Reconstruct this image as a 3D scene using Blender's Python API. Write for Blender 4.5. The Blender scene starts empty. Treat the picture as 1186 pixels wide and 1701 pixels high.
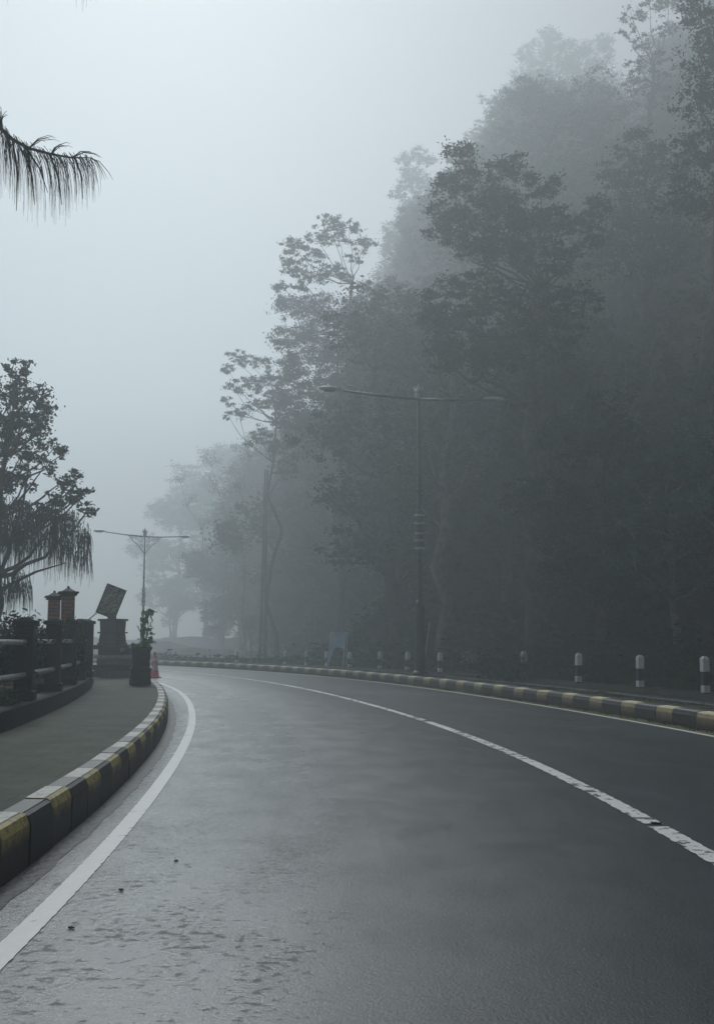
import bpy, math, random
import numpy as np
from mathutils import Vector, Matrix
random.seed(7); RNG = np.random.default_rng(11)
R = math.radians
scene = bpy.context.scene
COL = scene.collection

# ------------------------------------------------------------------ camera, world, sun, exposure
F_PX, HOR, CAM_H = 1775.55, 1067.55, 1.2
PITCH = math.atan((HOR - 850.5) / F_PX)
cd = bpy.data.cameras.new('camera'); cam = bpy.data.objects.new('camera', cd); COL.objects.link(cam)
cd.sensor_fit = 'VERTICAL'; cd.sensor_height = 36.0; cd.sensor_width = 36.0
cd.lens = F_PX / 1701 * 36; cd.clip_end = 3000; cd.clip_start = 0.05
cam.location = (0, 0, CAM_H); cam.rotation_euler = (math.pi / 2 + PITCH, 0, 0)
scene.camera = cam

SUN_EL, SUN_AZ = R(44), R(-12)          # cloud-veiled sun ahead on the open, left side of the bend
w = bpy.data.worlds.new("World"); scene.world = w; w.use_nodes = True
nt = w.node_tree; nt.nodes.clear()
sky = nt.nodes.new('ShaderNodeTexSky'); sky.sky_type = 'NISHITA'; sky.sun_disc = False
sky.sun_elevation = SUN_EL; sky.sun_rotation = SUN_AZ
sky.air_density = 1.0; sky.dust_density = 1.0; sky.ozone_density = 1.0
hs = nt.nodes.new('ShaderNodeHueSaturation'); hs.inputs['Saturation'].default_value = 0.26
bg = nt.nodes.new('ShaderNodeBackground'); bg.inputs['Strength'].default_value = 0.05
wo = nt.nodes.new('ShaderNodeOutputWorld')
nt.links.new(sky.outputs[0], hs.inputs['Color']); nt.links.new(hs.outputs[0], bg.inputs[0]); nt.links.new(bg.outputs[0], wo.inputs[0])
sl = bpy.data.lights.new('sun', 'SUN'); so = bpy.data.objects.new('sun', sl); COL.objects.link(so)
sl.energy = 3.3; sl.angle = R(20); sl.color = (0.95, 0.985, 1.0)
sd = Vector((math.sin(SUN_AZ) * math.cos(SUN_EL), math.cos(SUN_AZ) * math.cos(SUN_EL), math.sin(SUN_EL)))
so.rotation_euler = sd.to_track_quat('Z', 'Y').to_euler(); so.location = (30, 40, 80)
vs = scene.view_settings
vs.view_transform = 'Standard'; vs.look = 'None'; vs.gamma = 1.0; vs.use_curve_mapping = False
vs.exposure = -0.45
HAZE_DENSITY = 0.0066
cy = scene.cycles
cy.volume_bounces = 5; cy.max_bounces = 8; cy.diffuse_bounces = 2; cy.glossy_bounces = 3; cy.transmission_bounces = 2
cy.use_denoising = True
try: cy.denoiser = 'OPENIMAGEDENOISE'
except Exception: pass

# ------------------------------------------------------------------ the road's curve
S0, S1, DS = -14.0, 170.0, 0.5
SS = np.arange(S0, S1, DS)
KN = [-2, 6, 12, 20, 30, 45, 65, 90, 160]
KV = [0.01513, 0.01525, 0.01491, 0.00686, 0.00926, 0.01296, 0.01381, 0.01381, 0.01381]
_k = np.interp(SS, KN, KV); _i0 = int(round((-2 - S0) / DS))
_th = np.cumsum(_k) * DS; _th = _th - _th[_i0] + (-0.11703 + 0.0076)
_cx = np.cumsum(-np.sin(_th)) * DS; _cy = np.cumsum(np.cos(_th)) * DS
_cx = _cx - _cx[_i0] + 1.63; _cy = _cy - _cy[_i0] - 1.5
ON = [-2, 10, 30, 160]
OFF_L = [-3.0465, -3.698, -3.2487, -3.2487]
OFF_R = [3.109, 3.109, 3.156, 3.326]
OFF_LK = [-3.486, -3.945, -3.857, -3.857]
KERB_R = 0.344
_gk = np.exp(-.5 * (np.arange(-24, 25) * DS / 4.0) ** 2); _gk /= _gk.sum()
def _smooth(tab): return np.convolve(np.pad(np.interp(SS, ON, tab), 24, mode='edge'), _gk, 'valid')
_SL, _SR, _SK = _smooth(OFF_L), _smooth(OFF_R), _smooth(OFF_LK)
def oL(s): return float(np.interp(s, SS, _SL))
def oR(s): return float(np.interp(s, SS, _SR))
def oLK(s): return float(np.interp(s, SS, _SK))
def oRK(s): return oR(s) + KERB_R
def P(s, o, z=0.0):
    x = np.interp(s, SS, _cx); y = np.interp(s, SS, _cy); t = np.interp(s, SS, _th)
    return Vector((x + o * math.cos(t), y + o * math.sin(t), z))
def heading(s): return float(np.interp(s, SS, _th))
def SO(x, y):
    d = (_cx - x) ** 2 + (_cy - y) ** 2; i = int(np.argmin(d)); t = _th[i]
    return SS[i] - (-(x - _cx[i]) * -math.sin(t) - (y - _cy[i]) * math.cos(t)), (x - _cx[i]) * math.cos(t) + (y - _cy[i]) * math.sin(t)
def ray(px, py):
    a = PITCH; u = (px - 593) / F_PX; v = -(py - 850.5) / F_PX
    return Vector((u, math.cos(a) - v * math.sin(a), math.sin(a) + v * math.cos(a)))
def at(px, py, d):                      # a point on the pixel's line of sight, d metres ahead
    r = ray(px, py); r = r * (d / r.y); return Vector((r.x, r.y, r.z + CAM_H))
def gnd(px, py, z=0.0):
    r = ray(px, py); return Vector((0, 0, CAM_H)) + r * ((z - CAM_H) / r.z)
def bearing_on(px, off, s0=5, s1=90):   # the point of the curve with this offset seen at this column
    best = None
    for s in np.arange(s0, s1, 0.05):
        p = P(s, off(s) if callable(off) else off)
        e = abs(p.x / p.y - (px - 593) / F_PX / math.cos(PITCH) * 1.0)
        if best is None or e < best[0]: best = (e, s, p)
    return best[1]

def fade(x, a, b):
    t = min(1, max(0, (x - a) / (b - a))); return t * t * (3 - 2 * t)
_nz = [(RNG.normal(size=2), RNG.uniform(0, 6.28), a, f) for a, f in [(1.2, .07), (.9, .12), (.6, .22), (.35, .45), (.2, .9), (.12, 1.7)] for _ in range(3)]
def wob(x, y):
    v = 0
    for d, ph, a, f in _nz: v += a * math.sin(f * (d[0] * x + d[1] * y) + ph)
    return v * 0.6
HILL_O = 8.6
def hill_z(s, o, x, y):
    t = o - HILL_O
    if t <= 0: return 0.10
    f = max(1 - 0.98 * fade(s, 42, 57), fade(x / max(y, 1), -.02, .10) if s > 30 else 0)   # the ridge runs on behind, its toe recedes from the bend
    z = 1.22 * t if t < 26 else 1.22 * 26 + (t - 26) * 0.42
    z = min(z, 44 + (z - 44) * .1)
    return 0.10 + f * z * (0.55 + 0.45 * fade(t, 0, 3.5)) + wob(x, y) * fade(t, 0.2, 5) * 0.8
def ground_z(s, o, x, y):
    if o > -6.3: return -0.07
    t = -6.3 - o
    return -0.07 - 0.45 * min(t, 30) * fade(t, 0, 5) + wob(x, y) * 0.3 * fade(t, 1, 8)

# ------------------------------------------------------------------ materials
def mat(name, col, rough=0.8, spec=0.3, var=0.25, vscale=3.0, bump=0.0, bscale=20.0, metal=0.0, col2=None, detail=4, objrand=0.0, coords='Object', subs=0):
    m = bpy.data.materials.new(name); m.use_nodes = True; n = m.node_tree; L = n.links
    b = n.nodes['Principled BSDF']; b.inputs['Roughness'].default_value = rough
    b.inputs['Specular IOR Level'].default_value = spec; b.inputs['Metallic'].default_value = metal
    tc = n.nodes.new('ShaderNodeTexCoord'); nz = n.nodes.new('ShaderNodeTexNoise')
    nz.inputs['Scale'].default_value = vscale; nz.inputs['Detail'].default_value = detail
    L.new(tc.outputs[coords], nz.inputs['Vector'])
    rp = n.nodes.new('ShaderNodeValToRGB'); rp.color_ramp.elements[0].position = .3; rp.color_ramp.elements[1].position = .7
    c1 = [c * (1 - var) for c in col]; c2 = list(col2) if col2 else [min(1, c * (1 + var)) for c in col]
    rp.color_ramp.elements[0].color = (*c1, 1); rp.color_ramp.elements[1].color = (*c2, 1)
    L.new(nz.outputs['Fac'], rp.inputs['Fac']); out = rp.outputs['Color']
    if objrand:
        oi = n.nodes.new('ShaderNodeObjectInfo'); h = n.nodes.new('ShaderNodeHueSaturation')
        mr = n.nodes.new('ShaderNodeMapRange'); mr.inputs['To Min'].default_value = 1 - objrand; mr.inputs['To Max'].default_value = 1 + objrand
        mh = n.nodes.new('ShaderNodeMapRange'); mh.inputs['To Min'].default_value = .47; mh.inputs['To Max'].default_value = .52
        L.new(oi.outputs['Random'], mr.inputs['Value']); L.new(oi.outputs['Random'], mh.inputs['Value'])
        L.new(mr.outputs[0], h.inputs['Value']); L.new(mh.outputs[0], h.inputs['Hue']); L.new(out, h.inputs['Color']); out = h.outputs['Color']
    L.new(out, b.inputs['Base Color'])
    if bump:
        n2 = n.nodes.new('ShaderNodeTexNoise'); n2.inputs['Scale'].default_value = bscale; n2.inputs['Detail'].default_value = 5
        L.new(tc.outputs[coords], n2.inputs['Vector']); bp = n.nodes.new('ShaderNodeBump')
        bp.inputs['Strength'].default_value = bump; bp.inputs['Distance'].default_value = 0.02
        L.new(n2.outputs['Fac'], bp.inputs['Height']); L.new(bp.outputs[0], b.inputs['Normal'])
    return m
M = {}
M['leaf'] = mat('leaf', (.024, .062, .038), .7, .1, .45, 0.6, objrand=.5)
M['leaf_light'] = mat('leaf_light', (.052, .115, .062), .7, .1, .4, 0.8, objrand=.4)
M['leaf_olive'] = mat('leaf_olive', (.045, .075, .036), .7, .1, .4, 0.8, objrand=.25)
M['needle'] = mat('needle', (.022, .038, .03), .7, .1, .3, 2.0)
M['bark'] = mat('bark', (.07, .06, .05), .9, .1, .4, 4, bump=.6, bscale=25)
M['bark_pale'] = mat('bark_pale', (.16, .15, .13), .9, .1, .4, 4, bump=.5, bscale=25)
M['undergrowth'] = mat('undergrowth', (.018, .042, .022), .8, .1, .5, .35, col2=(.05, .08, .03))
M['grass'] = mat('grass', (.035, .06, .022), .8, .15, .5, .5, col2=(.09, .10, .045))
M['hill'] = mat('hill', (.022, .02, .018), .9, .1, .4, .5, bump=.8, bscale=3, col2=(.024, .03, .02), detail=8)
M['ground'] = mat('ground', (.05, .05, .04), .95, .1, .4, .5, bump=.5, bscale=4, col2=(.05, .07, .035), detail=8)
M['verge'] = mat('verge', (.05, .05, .045), .9, .15, .4, 1.5, bump=.5, bscale=12, col2=(.05, .062, .035), detail=8)
M['stone_dark'] = mat('stone_dark', (.014, .018, .021), .6, .2, .35, 5, bump=.5, bscale=25, detail=8)
M['stone_grey'] = mat('stone_grey', (.12, .125, .12), .6, .35, .35, 5, bump=.5, bscale=20, detail=8)
M['stone_pale'] = mat('stone_pale', (.3, .31, .29), .6, .35, .3, 6, bump=.4, bscale=20, detail=8)
M['pipe'] = mat('pipe', (.42, .44, .45), .28, .6, .3, 9, metal=.2, bump=.1)
M['steel_mid'] = mat('steel_mid', (.05, .056, .06), .4, .5, .25, 6)
M['steel_grey'] = mat('steel_grey', (.20, .215, .22), .35, .5, .25, 6, metal=.2)
M['steel_dark'] = mat('steel_dark', (.018, .022, .026), .45, .5, .25, 6)
M['steel_pale'] = mat('steel_pale', (.5, .52, .52), .35, .5, .15, 6)
M['glass_lamp'] = mat('lamp_glass', (.35, .37, .37), .2, .6, .1, 6)
M['white_paint'] = mat('white_paint', (.85, .86, .84), .5, .4, .15, 9, bump=.2, bscale=30, detail=8)
M['black_paint'] = mat('black_paint', (.02, .022, .024), .45, .4, .3, 9, bump=.2, bscale=30)
M['cone_red'] = mat('cone_red', (.88, .12, .12), .5, .4, .15, 8)
M['cone_white'] = mat('cone_white', (.75, .72, .72), .5, .4, .1, 8)
M['blue_panel'] = mat('blue_panel', (.42, .62, .92), .5, .4, .15, 2.5, col2=(.7, .82, .95))
M['leaf_pot'] = mat('leaf_pot', (.12, .30, .09), .6, .3, .35, 8)
M['soil'] = mat('soil', (.04, .03, .02), .95, .1, .3, 10)
M['litter'] = mat('litter', (.45, .43, .36), .8, .2, .2, 10)
M['speck'] = mat('speck', (.012, .012, .012), .8, .2, .2, 10)
M['moss'] = mat('moss', (.10, .115, .045), .9, .15, .45, 12, bump=.5, bscale=60, detail=8, col2=(.15, .15, .08))

def kerb_mat(name, col, low, rough=.5, z0=.02, z1=.16, grime=.55):
    """paint with a waterline of mud splashed up from the gutter and chips"""
    m = bpy.data.materials.new(name); m.use_nodes = True; n = m.node_tree; L = n.links; b = n.nodes['Principled BSDF']
    b.inputs['Roughness'].default_value = rough; b.inputs['Specular IOR Level'].default_value = .35
    tc = n.nodes.new('ShaderNodeTexCoord'); sp = n.nodes.new('ShaderNodeSeparateXYZ'); L.new(tc.outputs['Object'], sp.inputs[0])
    nz = n.nodes.new('ShaderNodeTexNoise'); nz.inputs['Scale'].default_value = 7; nz.inputs['Detail'].default_value = 8; nz.inputs['Roughness'].default_value = .72; L.new(tc.outputs['Object'], nz.inputs['Vector'])
    ma = n.nodes.new('ShaderNodeMath'); ma.operation = 'MULTIPLY_ADD'; ma.inputs[1].default_value = .16; L.new(nz.outputs['Fac'], ma.inputs[0]); L.new(sp.outputs['Z'], ma.inputs[2])
    mr = n.nodes.new('ShaderNodeMapRange'); mr.inputs['From Min'].default_value = z0 + .08; mr.inputs['From Max'].default_value = z1 + .08; L.new(ma.outputs[0], mr.inputs['Value'])
    mx = n.nodes.new('ShaderNodeMixRGB'); mx.inputs[1].default_value = (*low, 1); mx.inputs[2].default_value = (*col, 1); L.new(mr.outputs[0], mx.inputs[0])
    n2 = n.nodes.new('ShaderNodeTexNoise'); n2.inputs['Scale'].default_value = 16; n2.inputs['Detail'].default_value = 10; n2.inputs['Roughness'].default_value = .7; L.new(tc.outputs['Object'], n2.inputs['Vector'])
    rp = n.nodes.new('ShaderNodeValToRGB'); rp.color_ramp.elements[0].position = .49; rp.color_ramp.elements[1].position = .63
    rp.color_ramp.elements[0].color = (0, 0, 0, 1); rp.color_ramp.elements[1].color = (grime, grime, grime, 1); L.new(n2.outputs['Fac'], rp.inputs[0])
    m2 = n.nodes.new('ShaderNodeMixRGB'); m2.inputs[2].default_value = (.05, .05, .045, 1); L.new(rp.outputs[0], m2.inputs[0]); L.new(mx.outputs[0], m2.inputs[1])
    L.new(m2.outputs[0], b.inputs['Base Color'])
    bp = n.nodes.new('ShaderNodeBump'); bp.inputs['Strength'].default_value = .5; bp.inputs['Distance'].default_value = .012; L.new(n2.outputs['Fac'], bp.inputs['Height']); L.new(bp.outputs[0], b.inputs['Normal'])
    return m
M['kerb_top_white'] = kerb_mat('kerb_top_white', (.42, .41, .37), (.42, .41, .37), grime=.6)
M['kerb_top_black'] = kerb_mat('kerb_top_black', (.07, .078, .075), (.07, .078, .075), grime=.3)
M['kerb_yellow'] = kerb_mat('kerb_yellow', (.40, .33, .11), (.05, .045, .036), z0=.15, z1=.23, grime=.85)
M['kerb_black'] = kerb_mat('kerb_black', (.022, .023, .024), (.03, .03, .028), grime=.3)
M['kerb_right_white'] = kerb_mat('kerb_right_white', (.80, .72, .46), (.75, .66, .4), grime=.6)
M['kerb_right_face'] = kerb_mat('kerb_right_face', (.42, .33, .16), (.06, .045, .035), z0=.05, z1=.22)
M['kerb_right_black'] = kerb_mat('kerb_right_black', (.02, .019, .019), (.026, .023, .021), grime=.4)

def road_mat():
    m = bpy.data.materials.new('wet_asphalt'); m.use_nodes = True; n = m.node_tree; L = n.links; b = n.nodes['Principled BSDF']
    def N(t, **k):
        o = n.nodes.new(t)
        for a, v in k.items(): setattr(o, a, v)
        return o
    def mth(op, a, bb=None, c=None, clamp=False):
        o = N('ShaderNodeMath', operation=op, use_clamp=clamp)
        for i, v in enumerate((a, bb, c)):
            if v is None: continue
            if isinstance(v, (int, float)): o.inputs[i].default_value = v
            else: L.new(v, o.inputs[i])
        return o.outputs[0]
    uv = N('ShaderNodeUVMap'); uv.uv_map = 'UVMap'
    sp = N('ShaderNodeSeparateXYZ'); L.new(uv.outputs[0], sp.inputs[0]); O, S = sp.outputs[0], sp.outputs[1]
    tc = N('ShaderNodeTexCoord')
    def noise(scale, detail=4, rough=.5, vec=None, stretch=None, dist=0):
        o = N('ShaderNodeTexNoise'); o.inputs['Scale'].default_value = scale; o.inputs['Detail'].default_value = detail; o.inputs['Roughness'].default_value = rough
        o.inputs['Distortion'].default_value = dist
        v = vec or tc.outputs['Object']
        if stretch:
            mp = N('ShaderNodeMapping'); mp.inputs['Scale'].default_value = stretch; L.new(v, mp.inputs[0]); v = mp.outputs[0]
        L.new(v, o.inputs['Vector']); return o.outputs['Fac']
    def ramp(v, a, bb, lo=0., hi=1.):
        o = N('ShaderNodeMapRange', interpolation_type='SMOOTHSTEP'); L.new(v, o.inputs['Value'])
        o.inputs['From Min'].default_value = a; o.inputs['From Max'].default_value = bb; o.inputs['To Min'].default_value = lo; o.inputs['To Max'].default_value = hi
        return o.outputs[0]
    # rougher, older strip of surfacing along the left edge
    edge = mth('ADD', O, mth('MULTIPLY', noise(.5, 3, uv.outputs[0] and .5), .35))
    left = ramp(edge, -2.15, -1.75, 1, 0)
    patch = noise(.45, 7, .62, vec=uv.outputs[0], stretch=(1, .5, 1), dist=.3)
    patch2 = noise(2.3, 8, .68, vec=uv.outputs[0], stretch=(1, .6, 1), dist=.2)
    grain = noise(75, 4, .75); grain2 = noise(28, 4, .7)
    pits = noise(17, 5, .6, vec=uv.outputs[0], stretch=(1, 1.1, 1), dist=.2)
    pit = ramp(mth('ADD', pits, mth('MULTIPLY', mth('SUBTRACT', patch2, .5), .5)), .35, .46)                     # 0 in the hollows
    # wheel tracks hold less water
    tr = mth('ADD', N('ShaderNodeMath').outputs[0], 0)
    col = N('ShaderNodeValToRGB'); col.color_ramp.elements[0].position = .3; col.color_ramp.elements[1].position = .72
    col.color_ramp.elements[0].color = (.004, .009, .013, 1); col.color_ramp.elements[1].color = (.010, .018, .025, 1)
    L.new(mth('ADD', mth('MULTIPLY', patch, .65), mth('MULTIPLY', patch2, .35)), col.inputs[0])
    g = N('ShaderNodeMixRGB', blend_type='MULTIPLY'); g.inputs[0].default_value = 1
    gv = N('ShaderNodeCombineXYZ'); gg = ramp(grain, .3, .7, .1, 2.6)
    for i in range(3): L.new(gg, gv.inputs[i])
    L.new(col.outputs[0], g.inputs[1]); L.new(gv.outputs[0], g.inputs[2])
    d2 = N('ShaderNodeMixRGB'); L.new(mth('MULTIPLY', left, mth('SUBTRACT', 1.0, pit)), d2.inputs[0]); L.new(g.outputs[0], d2.inputs[1]); d2.inputs[2].default_value = (.006, .010, .014, 1)
    L.new(d2.outputs[0], b.inputs['Base Color'])
    # roughness: a film of water, smoother on the left strip
    r = mth('ADD', .36, mth('MULTIPLY', mth('SUBTRACT', patch, .5), .14))
    r = mth('ADD', r, mth('MULTIPLY', mth('SUBTRACT', patch2, .5), .14))
    r = mth('SUBTRACT', r, mth('MULTIPLY', left, .10))
    r = mth('ADD', r, mth('MULTIPLY', left, mth('MULTIPLY', mth('SUBTRACT', 1.0, pit), .30)))
    r = mth('MAXIMUM', r, .14); L.new(r, b.inputs['Roughness'])
    L.new(mth('ADD', .32, mth('MULTIPLY', left, .15)), b.inputs['Specular IOR Level'])
    # standing film of rain on the left lane
    film = mth('MULTIPLY', ramp(O, -3.9, -3.5), mth('MULTIPLY', ramp(mth('ADD', O, mth('MULTIPLY', patch, 1.6)), -1.5, .9, 1, 0), ramp(patch2, .3, .6, .72, 1)))
    L.new(mth('MULTIPLY', mth('MULTIPLY', film, .85), mth('SUBTRACT', 1.0, mth('MULTIPLY', left, mth('SUBTRACT', 1.0, pit)))), b.inputs['Coat Weight']); L.new(mth('ADD', .2, mth('MULTIPLY', patch2, .25)), b.inputs['Coat Roughness'])
    b.inputs['Coat IOR'].default_value = 1.35
    h = mth('ADD', mth('MULTIPLY', grain, .0052), mth('MULTIPLY', grain2, .003))
    h = mth('ADD', h, mth('MULTIPLY', left, mth('MULTIPLY', pit, .0018)))
    bp = N('ShaderNodeBump'); bp.inputs['Strength'].default_value = .55; bp.inputs['Distance'].default_value = 1.0
    L.new(h, bp.inputs['Height']); L.new(bp.outputs[0], b.inputs['Normal']); L.new(bp.outputs[0], b.inputs['Coat Normal'])
    return m
M['asphalt'] = road_mat()
M['asphalt_dark'] = mat('asphalt_dark', (.028, .031, .034), .5, .35, .3, 1.2, bump=.4, bscale=60, detail=8)
M['gutter'] = mat('gutter', (.008, .010, .011), .55, .3, .5, 11, bump=1.0, bscale=16, detail=9, col2=(.045, .048, .05))

def line_mat(name, wear, col=(.62, .62, .6)):
    m = bpy.data.materials.new(name); m.use_nodes = True; n = m.node_tree; L = n.links; b = n.nodes['Principled BSDF']
    b.inputs['Roughness'].default_value = .45
    uv = n.nodes.new('ShaderNodeUVMap'); uv.uv_map = 'UVMap'
    mp = n.nodes.new('ShaderNodeMapping'); mp.inputs['Scale'].default_value = (1.0, 1.0, 1); L.new(uv.outputs[0], mp.inputs[0])
    nz = n.nodes.new('ShaderNodeTexNoise'); nz.inputs['Scale'].default_value = 9; nz.inputs['Detail'].default_value = 9; nz.inputs['Roughness'].default_value = .72; nz.inputs['Distortion'].default_value = .8; L.new(mp.outputs[0], nz.inputs['Vector'])
    # large-scale variation so some lengths are whole and others crack
    n3 = n.nodes.new('ShaderNodeTexNoise'); n3.inputs['Scale'].default_value = .55; n3.inputs['Detail'].default_value = 2; L.new(uv.outputs[0], n3.inputs['Vector'])
    ma = n.nodes.new('ShaderNodeMath'); ma.operation = 'MULTIPLY_ADD'; ma.inputs[1].default_value = .35; L.new(n3.outputs['Fac'], ma.inputs[0]); L.new(nz.outputs['Fac'], ma.inputs[2])
    rp = n.nodes.new('ShaderNodeValToRGB'); rp.color_ramp.elements[0].position = wear; rp.color_ramp.elements[1].position = wear + .03; L.new(ma.outputs[0], rp.inputs[0])
    mx = n.nodes.new('ShaderNodeMixRGB'); mx.inputs[1].default_value = (*col, 1); mx.inputs[2].default_value = (.03, .032, .034, 1); L.new(rp.outputs[0], mx.inputs[0])
    n4 = n.nodes.new('ShaderNodeTexNoise'); n4.inputs['Scale'].default_value = 30; n4.inputs['Detail'].default_value = 6; L.new(uv.outputs[0], n4.inputs['Vector'])
    m4 = n.nodes.new('ShaderNodeMixRGB'); m4.blend_type = 'MULTIPLY'; m4.inputs[0].default_value = .25; L.new(mx.outputs[0], m4.inputs[1]); L.new(n4.outputs['Color'], m4.inputs[2])
    L.new(m4.outputs[0], b.inputs['Base Color'])
    bp = n.nodes.new('ShaderNodeBump'); bp.inputs['Strength'].default_value = .5; bp.inputs['Distance'].default_value = .006; bp.invert = True; L.new(ma.outputs[0], bp.inputs['Height']); L.new(bp.outputs[0], b.inputs['Normal'])
    return m
M['line_left'] = line_mat('line_left', .80, (.78, .77, .77))
M['line_centre'] = line_mat('line_centre', .71, (.80, .80, .80))
M['line_right'] = line_mat('line_right', .80, (.72, .72, .64))

def paving_mat():
    m = mat('paving', (.022, .036, .020), .75, .18, .35, 2.2, detail=9, col2=(.048, .064, .036))
    n = m.node_tree; L = n.links; b = n.nodes['Principled BSDF']
    uv = n.nodes.new('ShaderNodeUVMap'); uv.uv_map = 'UVMap'
    br = n.nodes.new('ShaderNodeTexBrick'); br.inputs['Scale'].default_value = 1; br.inputs['Brick Width'].default_value = .3; br.inputs['Row Height'].default_value = .3
    br.inputs['Mortar Size'].default_value = .010; br.inputs['Color1'].default_value = (1, 1, 1, 1); br.inputs['Color2'].default_value = (.8, .82, .8, 1); br.inputs['Mortar'].default_value = (.35, .4, .3, 1)
    L.new(uv.outputs[0], br.inputs['Vector'])
    mx = n.nodes.new('ShaderNodeMixRGB'); mx.blend_type = 'MULTIPLY'; mx.inputs[0].default_value = .8
    src = b.inputs['Base Color'].links[0].from_socket; L.new(src, mx.inputs[1]); L.new(br.outputs['Color'], mx.inputs[2]); L.new(mx.outputs[0], b.inputs['Base Color'])
    tc = n.nodes.new('ShaderNodeTexCoord'); nz = n.nodes.new('ShaderNodeTexNoise'); nz.inputs['Scale'].default_value = 30; nz.inputs['Detail'].default_value = 6; L.new(tc.outputs['Object'], nz.inputs['Vector'])
    bp = n.nodes.new('ShaderNodeBump'); bp.inputs['Strength'].default_value = .4; bp.inputs['Distance'].default_value = .01; L.new(nz.outputs['Fac'], bp.inputs['Height']); L.new(bp.outputs[0], b.inputs['Normal'])
    return m
M['paving'] = paving_mat()

def brick_mat():
    m = mat('brick', (.30, .14, .09), .8, .2, .3, 8, detail=8)
    n = m.node_tree; L = n.links; b = n.nodes['Principled BSDF']; tc = n.nodes.new('ShaderNodeTexCoord')
    mp = n.nodes.new('ShaderNodeMapping'); mp.inputs['Rotation'].default_value = (R(90), 0, 0); L.new(tc.outputs['Object'], mp.inputs[0])
    br = n.nodes.new('ShaderNodeTexBrick'); br.inputs['Scale'].default_value = 1; br.inputs['Brick Width'].default_value = .15; br.inputs['Row Height'].default_value = .06; br.inputs['Mortar Size'].default_value = .008
    br.inputs['Color1'].default_value = (.40, .18, .12, 1); br.inputs['Color2'].default_value = (.30, .14, .10, 1); br.inputs['Mortar'].default_value = (.14, .12, .11, 1); L.new(mp.outputs[0], br.inputs['Vector'])
    L.new(br.outputs['Color'], b.inputs['Base Color']); return m
M['brick'] = brick_mat()
def carve_mat():
    m = mat('carving', (.20, .19, .14), .6, .35, .3, 8, detail=8)
    n = m.node_tree; L = n.links; b = n.nodes['Principled BSDF']; tc = n.nodes.new('ShaderNodeTexCoord')
    nz = n.nodes.new('ShaderNodeTexNoise'); nz.inputs['Scale'].default_value = 5.5; nz.inputs['Detail'].default_value = 2; nz.inputs['Distortion'].default_value = 2.5; L.new(tc.outputs['Object'], nz.inputs['Vector'])
    rp = n.nodes.new('ShaderNodeValToRGB'); rp.color_ramp.elements[0].position = .44; rp.color_ramp.elements[1].position = .54
    rp.color_ramp.elements[0].color = (.06, .06, .06, 1); rp.color_ramp.elements[1].color = (.40, .36, .25, 1); L.new(nz.outputs['Fac'], rp.inputs[0]); L.new(rp.outputs[0], b.inputs['Base Color'])
    bp = n.nodes.new('ShaderNodeBump'); bp.inputs['Distance'].default_value = .03; L.new(nz.outputs['Fac'], bp.inputs['Height']); L.new(bp.outputs[0], b.inputs['Normal'])
    return m
M['carving'] = carve_mat()

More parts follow.
